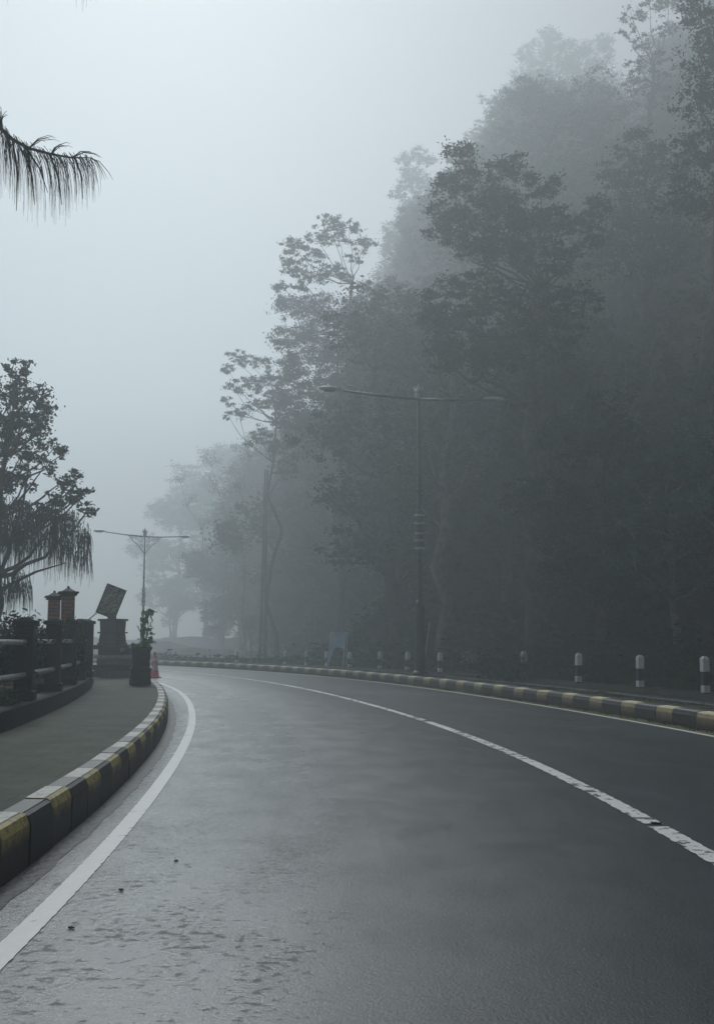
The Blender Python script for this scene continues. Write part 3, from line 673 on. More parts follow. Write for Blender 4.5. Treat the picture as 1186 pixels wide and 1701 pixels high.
# undergrowth: countless leaves hugging the slope
C_, A, B = [], [], []
NC = 5200
for _ in range(NC):
    s = random.uniform(6, 80); o = HILL_O - .5 + random.random() ** 1.3 * 16; p = P(s, o)
    if p.y < 4: continue
    z = hill_z(s, o, p.x, p.y) if o > HILL_O else .1
    if o < HILL_O + .2 and random.random() < .6: continue
    k = 16; rr = random.uniform(.2, .6) * (1 if o > HILL_O + 1 else .5)
    lf = .16 + .0022 * p.y
    C_.append(np.array([p.x, p.y, z + rr * .35]) + RNG.normal(size=(k, 3)) * rr * np.array([.6, .6, .45])); aa = rdir(k); aa[:, 2] = np.abs(aa[:, 2]) * .5
    A.append(aa * lf * RNG.uniform(.5, 1.2, (k, 1))); bb = np.cross(aa, rdir(k)); B.append(bb * lf * .35)
ug = quad_mesh('undergrowth', np.concatenate(C_), np.concatenate(A), np.concatenate(B), M['undergrowth'], None)
tag(ug, 'tangled low undergrowth covering the steep bank', 'undergrowth', kind='stuff')

C_, A, B = [], [], []
for _ in range(5200):
    s = 6 + random.random() ** 1.5 * 56
    o = random.choice([random.uniform(7.75, 9.0), random.uniform(7.75, 9.0), random.uniform(8.2, 9.6), oRK(s) + random.uniform(.3, .72), oRK(s) - random.uniform(.02, .16)]); onv = o > 7
    if not onv and random.random() < .5: continue
    p = P(s, o); z = hill_z(s, o, p.x, p.y) if o > HILL_O else (.11 if onv else ZK if o > oRK(s) else .0)
    k = 9; hh = random.uniform(.05, .26) if onv else random.uniform(.02, .05); aa = RNG.normal(size=(k, 3)) * .45; aa[:, 2] = 1; aa *= hh * .5
    C_.append(np.array([p.x, p.y, z]) + RNG.normal(size=(k, 3)) * np.array([.06, .06, 0]) + aa); A.append(aa); bb = np.cross(aa, rdir(k)); bb /= np.linalg.norm(bb, axis=1, keepdims=True); B.append(bb * (.012 if onv else .006))
tag(quad_mesh('grass', np.concatenate(C_), np.concatenate(A), np.concatenate(B), M['grass'], None), 'tufts of wet grass along the verge and at the foot of the striped kerb', 'grass', kind='stuff')

def bush(label, c, r, h, leaf, n, mleaf, name='bush', cat='bush', group=None, arch=False):
    t = thing(name, label, cat, c, 0, group); m = MB(); C_, A, B = [], [], []
    for i in range(n):
        a = random.uniform(0, 6.28); q = random.random() ** .5 * r; hh = h * random.uniform(.55, 1.05) * (1 - .35 * (q / r) ** 2)
        e = Vector((math.cos(a) * q, math.sin(a) * q, hh)); pts = limb_pts((math.cos(a) * q * .2, math.sin(a) * q * .2, -.05), e, 5, .08 if not arch else -.2, .06)
        m.tube(pts, [.012, .01, .008, .006, .005, .003], 4, cap=False)
        for p_ in pts[1:]:
            k = 9; C_.append(np.array(p_) + RNG.normal(size=(k, 3)) * leaf * .9); aa = rdir(k); aa[:, 2] = aa[:, 2] * .6 + .15; A.append(aa * leaf * RNG.uniform(.4, .8, (k, 1))); bb = np.cross(aa, rdir(k)); B.append(bb * leaf * .25)
    m.build('stems', M['bark'], t); quad_mesh('foliage', np.concatenate(C_), np.concatenate(A), np.concatenate(B), M[mleaf], t); return t
random.seed(9)
for px, py, d, r, h, ml, lab in [(1010, 1118, 27.5, 1.2, .8, 'leaf_light', 'low ferny bush behind the second and third nearest bollards'),
                            (1095, 1120, 26, .9, .6, 'leaf', 'dark low bush at the bank foot between the two nearest bollards'),
                            (900, 1108, 32, .8, .6, 'leaf', 'small dark bush right of the fourth bollard'),
                            (805, 1105, 34, .9, .6, 'leaf_light', 'low spreading bush left of the fourth bollard'),
                            (1175, 970, 24, .7, .9, 'leaf_light', 'fresh green bush high on the bank at the right edge'),
                            (960, 880, 27, .8, .9, 'leaf_light', 'light green bush hanging on the dark bank above the third bollard'),
                            (835, 860, 33, 1.0, 1.3, 'leaf_olive', 'tall olive bush on the bank right of the lamp post'),
                            (890, 990, 31, .9, .8, 'leaf_olive', 'olive bush low on the bank above the fourth bollard')]:
    p = at(px, py, d); g = floor_z(p.x, p.y)
    for dd in np.arange(d - 6, d + 14, .25):        # slide to where the line of sight meets the slope
        q = at(px, py, dd)
        if floor_z(q.x, q.y) >= q.z - .05: p = q; g = floor_z(q.x, q.y); break
    bush(lab, (p.x, p.y, g), r, h, .16, 46, ml)

# ------------------------------------------------------------------ left trees
def strands(m, p, n, L_, rad, segs=4, w=.004, out=None):
    """hanging needle twigs: thin crossed ribbons"""
    for _ in range(n):
        a = random.uniform(0, 6.28); r_ = rad * random.random() ** .5; q = Vector(p) + Vector((math.cos(a) * r_, math.sin(a) * r_, random.uniform(-.03, .03)))
        d = Vector((math.cos(a), math.sin(a), 0)) * random.uniform(.02, .16) * L_ + (out * L_ * .2 if out else Vector((0, 0, 0))); ln = L_ * random.uniform(.5, 1.1); pts = []
        for i in range(segs + 1):
            t = i / segs; pts.append(q + d * (1 - (1 - t) ** 2) + Vector((0, 0, -ln * t ** 1.15 + .05 * ln * math.sin(t * 3))))
        m.tube(pts, [w * (1 - .75 * i / segs) for i in range(segs + 1)], 3, cap=False)
random.seed(3)
# near casuarina, its trunk out of frame left, boughs reaching in at the top
d = 7.2; base = (-4.6, 7.6, -.3); t = thing('casuarina_tree', 'she-oak branch with long hanging needles reaching in at the top left', 'tree', base, 0)
B0 = Vector(base); m = MB(); nd = MB()
trunk = [Vector((0, 0, -.4)), Vector((.05, 0, 1.5)), Vector((-.05, .05, 3.2)), Vector((.05, -.05, 5.2)), Vector((.1, 0, 7.0)), Vector((.1, .1, 8.5))]
m.tube(trunk, [.16, .14, .12, .1, .07, .03], 9)
def bough(pts_px, r0, start, dlist):
    q = [start] + [at(px, py, dd) - B0 for (px, py), dd in zip(pts_px, dlist)]
    m.tube(q, [r0 * (1 - .85 * i / (len(q) - 1)) for i in range(len(q))], 6); return q
main = bough([(-60, 170), (0, 212), (22, 232), (48, 246), (85, 256), (120, 262), (150, 262)], .022, trunk[3], [7.4, 7.3, 7.25, 7.2, 7.2, 7.15, 7.1])
# finer rib line
for (a, b) in zip(main[1:-1], main[2:]):
    nn = 9
    for i in range(nn):
        p_ = a.lerp(b, i / nn); tt = (p_ + B0); fx = 593 + F_PX * tt.x / tt.y
        L_ = .46 if fx < 60 else .40 if fx < 110 else .30
        strands(nd, p_, 6, L_ * random.uniform(.75, 1.15), .045, 6, .0022, (b - a).normalized())
for (px, py, ex, ey) in [(48, 246, 80, 228), (85, 256, 100, 240), (120, 262, 155, 255), (5, 215, -5, 175), (0, 210, 12, 190), (150, 262, 165, 290)]:
    for k in range(5):
        a = at(px, py, 7.2) - B0; e = at(ex + random.uniform(-10, 16), ey + random.uniform(-6, 6), 7.2 + random.uniform(-.1, .1)) - B0; mid = (a + e) / 2 + Vector((0, 0, .025))
        nd.tube([a, mid, e, e + (e - mid) * .5 + Vector((0, 0, -.02))], [.004, .0032, .0022, .0008], 3, cap=False)
for (x0, y0, x1, y1) in [(44, 246, 80, 320), (84, 258, 103, 340), (40, 250, 58, 340), (22, 235, 28, 350), (125, 262, 138, 330)]:
    a = at(x0, y0, 7.2) - B0; e = at(x1, y1, 7.15) - B0; mid = a.lerp(e, .5) + Vector((.02, 0, .01)); nd.tube([a, mid, e], [.008, .0055, .002], 4, cap=False)
up = bough([(-20, -120), (60, -90), (130, -60), (170, -45)], .02, trunk[4], [7.0, 6.9, 6.8, 6.75])
for i in range(24):
    k = i / 23 * 3.99; j = min(3, int(k)); p_ = up[j].lerp(up[j + 1], k - j); strands(nd, p_, 3, .26, .03, 5, .0024)
for px in (2, 10, 122, 138, 149):
    p_ = at(px, -40, 6.85) - B0; strands(nd, p_, 2, .24, .008, 5, .0024)
m.build('trunk', M['bark'], t, smooth=True); nd.build('foliage', M['needle'], t)

# mid-distance tree beyond the fence
d = 25
b = at(-25, 1067, d); base = (b.x, b.y, floor_z(b.x, b.y)); B0 = Vector(base)
cl = px_clumps([(45, 612, 13), (20, 615, 13), (25, 650, 26), (60, 655, 20), (5, 690, 26), (50, 690, 26), (80, 680, 14), (30, 725, 22), (70, 710, 16), (10, 750, 20), (90, 745, 14), (105, 755, 11), (60, 750, 16), (-15, 650, 30), (-20, 720, 30), (-10, 800, 34), (20, 800, 20),
                (125, 795, 14), (105, 800, 13), (140, 815, 11), (130, 830, 15), (145, 850, 10), (110, 835, 13), (85, 830, 13), (60, 850, 14), (100, 865, 16), (-20, 870, 34), (35, 845, 16), (30, 630, 20), (70, 665, 16), (20, 700, 24), (60, 720, 20), (35, 760, 22), (75, 775, 14), (0, 720, 30), (45, 800, 16), (118, 815, 16), (85, 850, 16)], d)
cl = [(x, y, z, r * 1.25) for x, y, z, r in cl]
lt = make_tree('weeping_tree', 'dark leafy tree with weeping twigs standing beyond the stone fence on the left', base, cl, at(10, 760, d), r0=.17, leaf=.10, per=26, sub=64, flat=.9, spread=.15)
nd = MB(); m2 = MB()
main = [at(-25, 1010, d) - B0, at(10, 975, d) - B0, at(60, 950, d - .3) - B0, at(110, 935, d - .4) - B0]
m2.tube(main, [.06, .045, .03, .01], 6)
m2.tube([at(-15, 1000, d) - B0, at(20, 900, d) - B0, at(40, 830, d) - B0, at(50, 760, d) - B0], [.06, .045, .03, .012], 6)
m2.tube([at(20, 900, d) - B0, at(60, 870, d) - B0, at(105, 855, d) - B0, at(135, 870, d) - B0], [.04, .03, .02, .01], 6)
m2.build('branch', M['bark'], lt, smooth=True)
for _ in range(300):
    px = min(143, random.uniform(-20, 160) - abs(random.gauss(0, 6))); py = np.interp(px, [-20, 40, 90, 125, 143], [850, 862, 866, 880, 900]) + random.uniform(-34, 40)
    strands(nd, at(px, py, d + random.uniform(-1.3, 1.3)) - B0, 5, random.uniform(.45, 1.05) * (1 if px < 120 else .6), .14, 3, .009)
for _ in range(70):
    px = random.uniform(-20, 50); strands(nd, at(px, random.uniform(945, 985), d + random.uniform(-1, 1)) - B0, 4, .6, .12, 3, .01)
nd.build('needles', M['needle'], lt)
random.seed(13)
for px, py, dd, r, h, lf, n, ml, lab in [(10, 1045, 13.5, .55, .75, .07, 90, 'leaf', 'bushy dark shrub behind the nearest fence bay on the left edge'),
                                 (50, 1045, 16, .5, .6, .07, 70, 'leaf', 'small-leaved shrub behind the fence left of the brick pillars'),
                                 (68, 1035, 17, .25, .5, .08, 34, 'leaf_light', 'upright leafy shrub just left of the brick pillars'),
                                 (118, 1040, 18.5, .25, .62, .07, 40, 'leaf', 'slim dark shrub growing in front of the taller brick pillar'),
                                 (10, 1165, 12.0, .16, .2, .04, 30, 'leaf_light', 'low green weeds growing through the fence at its foot')]:
    p = at(px, py, dd); z = p.z - h * .75 if py < 1100 else p.z - .1
    zz = min(z, .9); bu = bush(lab, (p.x, p.y, zz - (h * 0)), r, h, lf, n, ml)

# raised bed behind the fence that the shrubs and brick pillars stand in
m = MB(); vs = []; ss = np.arange(-6, 34, .5)
for s in ss:
    e = oPav(s) - .30
    for (o, z) in [(0, -.2), (0, .62), (-1.2, .60), (-2.2, .4), (-3.4, -.9)]: vs.append(P(s, e + o, z))
fs = [(i * 5 + j, i * 5 + j + 1, (i + 1) * 5 + j + 1, (i + 1) * 5 + j) for i in range(len(ss) - 1) for j in range(4)]
m.add(vs, fs); tag(m.build('planting_bed', M['soil']), kind='structure')
C_, A, B = [], [], []
for _ in range(420):
    s = random.uniform(2, 33); o = oPav(s) - .4 - random.random() * 1.6; p = P(s, o, .66); k = 14
    C_.append(np.array(p) + RNG.normal(size=(k, 3)) * np.array([.18, .18, .09])); aa = rdir(k); aa[:, 2] = abs(aa[:, 2]); A.append(aa * .05); bb = np.cross(aa, rdir(k)); B.append(bb * .018)
tag(quad_mesh('ground_cover', np.concatenate(C_), np.concatenate(A), np.concatenate(B), M['leaf'], None), 'low leafy ground cover in the bed behind the fence', 'ground cover', kind='stuff')

# ------------------------------------------------------------------ stone fence with pipe rails
fe = thing('stone_fence', 'dark stone post fence with steel pipe rails along the left pavement', 'fence', (0, 0, 0))
def fpos(d):
    lo, hi = -5, 60
    for _ in range(50):
        mid = (lo + hi) / 2
        if P(mid, oPav(mid) - .14).y < d: lo = mid
        else: hi = mid
    return lo
posts = [3.4, 5.7, 8.0] + [10.4, 13.1, 15.6, 18.0, 20.2, 22.0]; ZP = ZW + .22
m = MB(); sa, sb = -6, fpos(22.4)
vs = []; ss = np.arange(sa, sb, .4)
for s in ss:
    e = oPav(s)
    for (o, z) in [(.0, .2), (.0, ZP - .02), (-.02, ZP), (-.26, ZP), (-.28, ZP - .02), (-.28, -.3)]: vs.append(P(s, e + o, z))
fs = [(i * 6 + j, i * 6 + j + 1, (i + 1) * 6 + j + 1, (i + 1) * 6 + j) for i in range(len(ss) - 1) for j in range(5)] + [tuple(range(6)), tuple(range((len(ss) - 1) * 6, len(ss) * 6))]
m.add(vs, fs); m.build('plinth', M['stone_dark'], fe)
prevp = None
for i, dd in enumerate(posts):
    s = fpos(dd); c = P(s, oPav(s) - .14); rz = heading(s); last = i == len(posts) - 1
    ht = float(np.interp(dd, [10, 12.5, 22], [1.28, 1.40, 1.58])); wd = .21 if not last else .34
    m = MB(); m.box((c.x, c.y, (ZP - .05 + ht) / 2), (wd, wd, ht - ZP + .05), rz, bev=.012)
    m.box((c.x, c.y, ZP + .06), (wd + .06, wd + .06, .12), rz, bev=.012)
    o = m.build('post', M['stone_dark'], fe)
    m = MB(); m.box((c.x, c.y, ht + .03), (wd + .07, wd + .07, .06), rz, bev=.01); m.box((c.x, c.y, ht + .075), (wd - .02, wd - .02, .05), rz, taper=.6, bev=.008); m.build('cap', M['stone_dark'], o)
    if prevp is not None:
        ps, pd = prevp
        for zr in (1.19, .80):
            k = 4; pts = [P(ps + (s - ps) * j / k, oPav(ps + (s - ps) * j / k) - .12, zr + .004 * (dd - 10)) for j in range(k + 1)]
            mm = MB(); mm.tube(pts, .034, 10); mm.build('rail', M['pipe'], fe, smooth=True)
    prevp = (s, dd)

# brick garden pillars beyond the fence
for px, py, dd, lab, w_ in [(91, 992, 19.0, 'shorter brick pillar with dark pyramid cap behind the stone fence', .22), (114, 985, 18.2, 'taller brick pillar with dark pyramid cap, nearer the tilted board', .23)]:
    c = at(px, py, dd); t = thing('brick_pillar', lab, 'pillar', (c.x, c.y, .3), .35, 'brick pillars behind the fence'); zt = c.z - .3
    m = MB(); m.box((0, 0, zt / 2 - .1), (w_ - .02, w_ - .02, zt + .1), 0, bev=.006); m.build('shaft', M['brick'], t)
    m = MB(); m.box((0, 0, zt * .6), (w_ + .05, w_ + .05, .1), 0, bev=.01); m.box((0, 0, zt * .3 - .1), (w_ + .03, w_ + .03, zt * .6 + .1), 0, bev=.01); m.build('base', M['stone_dark'], t)
    m = MB(); m.box((0, 0, zt - .03), (w_ + .05, w_ + .05, .035), 0, bev=.006); m.box((0, 0, zt + .005), (w_ + .10, w_ + .10, .035), 0, bev=.006); m.box((0, 0, zt + .05), (w_ + .02, w_ + .02, .06), 0, taper=.25, bev=.004)
    m.lathe((0, 0, zt + .08), [(.018, 0), (.026, .015), (.008, .04)], 8); m.build('cap', M['stone_dark'], t)

# stepped stone wall at the end of the pavement
dW = 29.6; a = at(155, 1122, dW); b = at(226, 1122, dW - .6); c = (a + b) / 2; wl = (b - a).length; rz = math.atan2((b - a).y, (b - a).x)
t = thing('stone_wall', 'low stepped stone wall closing the end of the pavement', 'wall', (c.x, c.y, 0), rz)
def lay(z0, z1, w_, dpt, mm, nm='course'):
    q = MB(); q.box((0, .3, (z0 + z1) / 2), (w_, dpt, z1 - z0), 0, bev=.015); q.build(nm, M[mm], t)
lay(.0, .46, wl - .06, .62, 'stone_grey'); lay(.46, .60, wl, .70, 'stone_dark'); lay(.60, .76, wl - .18, .56, 'stone_grey'); lay(.76, .86, wl - .08, .66, 'stone_pale'); lay(.86, 1.02, wl - .22, .52, 'stone_dark'); lay(1.02, 1.14, wl + .02, .7, 'stone_dark', 'coping')
q = MB(); q.box((.32, -.06, 1.0), (.16, .08, .12), 0, bev=.02); q.build('block', M['stone_pale'], t)
# carved pedestal pot on the wall
dP = dW + .1; p = at(187, 1028, dP); top = p.z; pz = 1.14
t = thing('stone_pot', 'dark square stone pot standing on the stepped wall under the tilted board', 'pot', (p.x, p.y + .1, pz), rz)
hh = top - pz; m = MB()
m.box((0, 0, hh * .04), (.66, .5, hh * .08 - .002), bev=.01); m.box((0, 0, hh * .26), (.60, .46, hh * .36), taper=.92, bev=.012); m.box((0, 0, hh * .47), (.66, .5, hh * .06), bev=.008)
m.box((0, 0, hh * .71), (.54, .42, hh * .42), taper=1.06, bev=.012); m.box((0, 0, hh * .96), (.66, .52, hh * .08), bev=.01); m.build('body', M['stone_dark'], t)
m = MB(); m.box((-.33, 0, hh * .3), (.05, .2, .1), bev=.01); m.box((.33, 0, hh * .3), (.05, .2, .1), bev=.01); m.build('handle', M['stone_dark'], t)
# tilted board
cs = [at(177, 968, dP), at(209, 981, dP + .15), at(193, 1029, dP + .15), at(161, 1018, dP)]; cc = sum(cs, Vector()) / 4
ex = ((cs[1] - cs[0]) + (cs[2] - cs[3])).normalized(); ez = ((cs[0] - cs[3]) + (cs[1] - cs[2])); ez = (ez - ex * ez.dot(ex)).normalized(); ey = ez.cross(ex)
w_, h_ = (cs[1] - cs[0]).length, (cs[0] - cs[3]).length; rot = Matrix((ex, ey, ez)).transposed()
t = thing('tilted_board', 'square board with mottled scrollwork tilted on one corner above the stone pot', 'sign board', (cc.x, cc.y, cc.z)); t.rotation_euler = rot.to_euler()
m = MB(); m.box((0, 0, 0), (w_ - .05, .03, h_ - .05)); m.build('panel', M['carving'], t)
m = MB()
for sx in (-1, 1): m.box((sx * (w_ / 2 - .02), 0, 0), (.04, .055, h_), bev=.005); m.box((0, 0, sx * (h_ / 2 - .02)), (w_ - .08, .052, .04), bev=.005)
m.build('frame', M['stone_dark'], t)
iv = rot.transposed(); m = MB()
m.tube([iv @ (at(160, 1018, dP) - cc), iv @ (at(152, 1025, dP - 1) - cc), iv @ (at(146, 1030, dP - 3) - cc), iv @ (at(139, 1032, dP - 7.2) - cc)], [.03, .03, .028, .022], 8); m.build('arm', M['pipe'], t, smooth=True)
m = MB(); m.tube([iv @ (at(186, 1018, dP + .08) - cc), iv @ (at(187, 1034, dP + .08) - cc)], [.12, .12], 10); m.build('bracket', M['stone_dark'], t)

# potted climber at the kerb
g = gnd(233, 1137, ZW); t = thing('planter', 'tall dark flared planter holding a green climbing plant at the kerb end', 'planter', (g.x, g.y, ZW - .01), .3)
H_ = .82; m = MB()
prof = [(.23, 0), (.24, .03), (.225, .28), (.24, .33), (.25, .36), (.21, .38), (.20, .42), (.215, .74), (.235, .77), (.25, .79), (.25, .83), (.20, .83), (.19, .72)]
prof = [(r_ * 1.28, z_) for r_, z_ in prof]
m.lathe((0, 0, 0), prof, 4, sq=True); o = m.build('pot', M['stone_dark'], t)
m = MB(); m.box((0, 0, .735), (.3, .3, .04)); m.build('soil', M['soil'], t)
m = MB(); C_, A, B = [], [], []
random.seed(31)
stems = [[(.02, 0, .74), (.06, 0, 1.0), (.05, .02, 1.3), (.10, 0, 1.58), (.17, 0, 1.62), (.2, 0, 1.5)], [(.0, 0, .74), (.1, .03, .95), (.16, 0, 1.2), (.12, 0, 1.5)], [(.05, 0, .74), (.18, 0, .95), (.26, 0, 1.02)], [(-.02, 0, .74), (-.1, 0, .85)]]
for st in stems:
    st = [Vector(q) for q in st]; m.tube(st, [.012 - .0015 * i for i in range(len(st))], 5)
    for i in range(len(st) - 1):
        for j in range(5):
            q = st[i].lerp(st[i + 1], j / 5)
            if q.z < .82: continue
            k = 4 if q.z > 1.25 else 3
            C_.append(np.array(q) + RNG.normal(size=(k, 3)) * np.array([.055, .055, .04])); aa = rdir(k); aa[:, 2] = -abs(aa[:, 2]) * .9; A.append(aa * .062); b_ = np.cross(aa, rdir(k)); B.append(b_ * .05)
for _ in range(8):
    k = 6; C_.append(np.array([random.uniform(-.22, .18), random.uniform(-.15, .15), .86]) + RNG.normal(size=(k, 3)) * .04); aa = rdir(k); A.append(aa * .05); B.append(np.cross(aa, rdir(k)) * .03)
m.build('stem', M['bark'], t); quad_mesh('leaves', np.concatenate(C_), np.concatenate(A), np.concatenate(B), M['leaf_pot'], t)

# traffic cone on the carriageway edge behind the planter
g = gnd(257, 1126, 0.0); t = thing('traffic_cone', 'red and white traffic cone standing by the kerb behind the planter', 'traffic cone', (g.x, g.y, 0.004), .4); HC = 42 / F_PX * g.y
r = lambda z: .165 - .125 * z / HC
m = MB(); m.box((0, 0, .02), (.40, .40, .04), bev=.012); m.build('base', M['cone_red'], t)
for nm, za, zb, mm in (('body', .04, .26, 'cone_red'), ('reflective_band', .26, .40, 'cone_white'), ('body', .40, .56, 'cone_red'), ('reflective_band', .56, .68, 'cone_white'), ('tip', .68, HC, 'cone_red')):
    m = MB(); m.lathe((0, 0, 0), [(r(za), za), (r(zb), zb)], 20); m.build(nm, M[mm], t, smooth=False)

# ------------------------------------------------------------------ street lamps
def lamp(px, height, label, scroll, lum_scale=1.0, fat=1.0, s_=None):
    s = bearing_on(px, lambda q: oRK(q) + .45, 15, 80); c = P(s, oRK(s) + .45, ZK - .025); rz = heading(s)
    t = thing('street_lamp', label, 'street lamp', c, rz, 'double-arm street lamps on the median'); H_ = height; k = fat; MM_ = M['steel_grey' if scroll else 'steel_mid']
    m = MB(); m.lathe((0, 0, 0), [(.20 * k, 0), (.20 * k, .12), (.135 * k, .18), (.12 * k, .9), (.12 * k, 2.0), (.105 * k, 2.05)], 16); m.build('pole_base', M['steel_dark'], t, smooth=False)
    m = MB(); m.lathe((0, 0, 0), [(.07 * k, 2.0), (.066 * k, H_ * .40), (.05 * k, H_ * .62), (.036 * k, H_)], 14); o = m.build('pole', MM_, t, smooth=True)
    def bulb(z, r_, h):
        m = MB(); m.lathe((0, 0, z), [(.055 * k, -h / 2), (r_ * .8 * k, -h * .3), (r_ * k, 0), (r_ * .8 * k, h * .3), (.055 * k, h / 2)], 14); m.build('collar', MM_, t, smooth=True)
    for z, r_, h in ((.435, .13, .05), (.462, .11, .28), (.488, .125, .05), (.51, .105, .26), (.528, .12, .05), (.555, .10, .22), (.58, .085, .06), (.655, .085, .10)): bulb(z * H_, r_, h)
    for q in (.448, .475, .50, .535, .565): m = MB(); m.lathe((0, 0, q * H_), [(.115 * k, -.025), (.128 * k, -.018), (.128 * k, .018), (.115 * k, .025)], 14); m.build('ring', M['steel_pale'], t)
    m = MB(); m.lathe((-.075, 0, 2.15), [(.02, 0), (.045, .02), (.045, .06), (.02, .08)], 8); m.build('lock', M['steel_pale'], t)
    # finial
    m = MB(); m.lathe((0, 0, H_), [(.05, -.1), (.10, -.04), (.115, .02), (.075, .06), (.115, .10), (.125, .15), (.08, .2), (.03, .3), (.01, .38)], 12)
    for a in range(6):
        th = a * math.pi / 3; m.tube([(.10 * math.cos(th), .10 * math.sin(th), H_ + .1), (.16 * math.cos(th), .16 * math.sin(th), H_ + .2), (.12 * math.cos(th), .12 * math.sin(th), H_ + .28)], [.018, .014, .006], 5)
    m.build('finial', MM_ if scroll else M['steel_pale'], t)
    for sx in (-1, 1):
        La = 2.35 if sx < 0 else 2.1
        m = MB(); m.tube([(0, 0, H_ - .12), (sx * La * .5, 0, H_ - .08), (sx * La, 0, H_ + .0)], [.042, .036, .03], 10); ar = m.build('arm', MM_, t, smooth=True)
        # cobra-head luminaire
        m = MB(); n = 12; rings = []
        for i, (u, wv, hv) in enumerate([(0, .035, .035), (.06, .06, .055), (.22, .11, .085), (.42, .13, .095), (.6, .11, .08), (.70, .06, .045), (.73, .01, .01)]):
            rings.append([(sx * (La + u * lum_scale), wv * math.cos(2 * math.pi * q / n) * lum_scale, H_ + .02 + hv * math.sin(2 * math.pi * q / n) * (1 if math.sin(2 * math.pi * q / n) > 0 else .45) * lum_scale) for q in range(n)])
        vs = [v for r_ in rings for v in r_]; fs = [(i * n + q, i * n + (q + 1) % n, (i + 1) * n + (q + 1) % n, (i + 1) * n + q) for i in range(len(rings) - 1) for q in range(n)] + [tuple(range(n))]
        m.add(vs, fs); lu = m.build('luminaire', M['steel_pale'], t, smooth=True)
        m = MB(); m.box((sx * (La + .42 * lum_scale), 0, H_ - .025 * lum_scale), (.34, .16, .05), bev=.015); m.build('lens', M['glass_lamp'], lu)
        if scroll:
            m = MB()
            m.tube([(sx * 1.0, 0, H_ - .12), (sx * .75, 0, H_ - .35), (sx * .45, 0, H_ - .6), (sx * .2, 0, H_ - .85), (sx * .04, 0, H_ - 1.1)], .022, 6)
            for cx_, cz_, cr in ((.25, .33, .17), (.55, .27, .13), (.18, .66, .12), (.78, .2, .08)):
                pts = [(sx * (cx_ + cr * (1 - .05 * q) * math.cos(q * .5)), 0, H_ - cz_ + cr * (1 - .05 * q) * math.sin(q * .5)) for q in range(16)]; m.tube(pts, .016, 5)
            m.build('scroll_bracket', MM_, t, smooth=True)
    return t
sA = bearing_on(696, lambda q: oRK(q) + .45, 15, 80); cA = P(sA, 3.9)
hA = (HOR - 657) / F_PX * cA.y + CAM_H - ZK
lamp(696, at(696, 662, cA.y).z - ZK + .12, 'near double-arm street lamp with ornate collar rising above the median kerb', False, fat=1.2)
sB = bearing_on(242, lambda q: oRK(q) + .45, 15, 80); cB = P(sB, 3.9)
lamp(242, at(246, 890, cB.y).z - ZK + .1, 'far double-arm street lamp with scroll brackets, faded by fog left of the bend', True)

# ------------------------------------------------------------------ bollards
def bollard(px, py_top, label):
    s = bearing_on(px, 7.45, 12, 70); c = P(s, 7.45, .11); ht = .86
    ht = max(.7, min(.98, at(px, py_top, c.y).z - .11)); t = thing('bollard', label, 'bollard', c, heading(s) + .1, 'black and white bollards along the foot of the bank')
    if bollard.lean: t.rotation_euler = (0, random.uniform(-.04, .04), heading(s))
    m = MB(); m.box((0, 0, ht * .5 - .1), (.14, .14, ht * .62 + .2), bev=.012); m.build('shaft', M['black_paint'], t)
    m = MB(); m.box((0, 0, ht * .13), (.15, .15, ht * .20), bev=.01); m.build('foot_band', M['white_paint'], t)
    m = MB(); m.box((0, 0, ht * .75), (.152, .152, ht * .36), bev=.012); m.box((0, 0, ht * .955), (.14, .14, ht * .06), taper=.45, bev=.004); m.build('head', M['white_paint'], t); return t
bollard.lean = True; random.seed(17)
BL = [(1160, 1089, 'nearest bollard, black and white, by the right edge of the photo'), (1053, 1087, 'second nearest black and white bollard from the right edge'), (953, 1084, 'third nearest black and white bollard from the right edge'),
      (866, 1081, 'fourth bollard from the right edge, only its white head standing out'), (728, 1083, 'dim bollard just right of the near lamp post'), (675, 1082, 'dim bollard just left of the near lamp post'),
      (631, 1082, 'dim bollard midway between near lamp post and blue sign'), (582, 1083, 'faint bollard at the right foot of the blue sign'), (545, 1083, 'faint bollard at the left foot of the blue sign'),
      (511, 1085, 'faint bollard standing alone left of the blue sign'), (476, 1086, 'very faint bollard right of the twin bare trunk'), (397, 1087, 'faintest bollard, left of the white marker post')]
for px, py, lab in BL: bollard(px, py, lab)

# blue leaning sign
dd = P(bearing_on(562, 6.4, 15, 80), 6.4).y; c = at(561, 1105, dd); t = thing('easel_sign', 'blue panel leaning on a light frame between two faint bollards', 'sign', (c.x, c.y, .01), .25)
k = dd / F_PX; Z0 = 1.2 + (HOR - 1109) * k
def L2(px, py, dy=0): return Vector(((px - 561) * k, dy, 1.2 + (HOR - py) * k - .01))
H1 = 1.0
front = [L2(555, 1050, .35), L2(579, 1051, .35), L2(576, 1066, .22), L2(574, 1080, .12), L2(568, 1076, .15), L2(562, 1074, .16), L2(555, 1080, .12), L2(550, 1092, .05), L2(547, 1104, 0), L2(543, 1100, .02), L2(548, 1075, .15)]
m = MB(); n = len(front); vs = front + [v + Vector((0, .03, .0)) for v in front]
m.add(vs, [tuple(range(n)), tuple(range(n, 2 * n))[::-1]] + [(i, i + n, (i + 1) % n + n, (i + 1) % n) for i in range(n)]); m.build('panel', M['blue_panel'], t)
m = MB()
for a, b in (((579, 1050), (570, 1106)), ((581, 1050), (583, 1100))): m.tube([L2(*a, .38), L2(b[0], 1109, 0.05 if b[0] < 575 else .8)], .025, 6)
m.tube([L2(553, 1050, .39), L2(544, 1109, .02)], .025, 6); m.tube([L2(553, 1050, .39), L2(580, 1050, .39)], .025, 6); m.build('leg', M['steel_pale'], t)

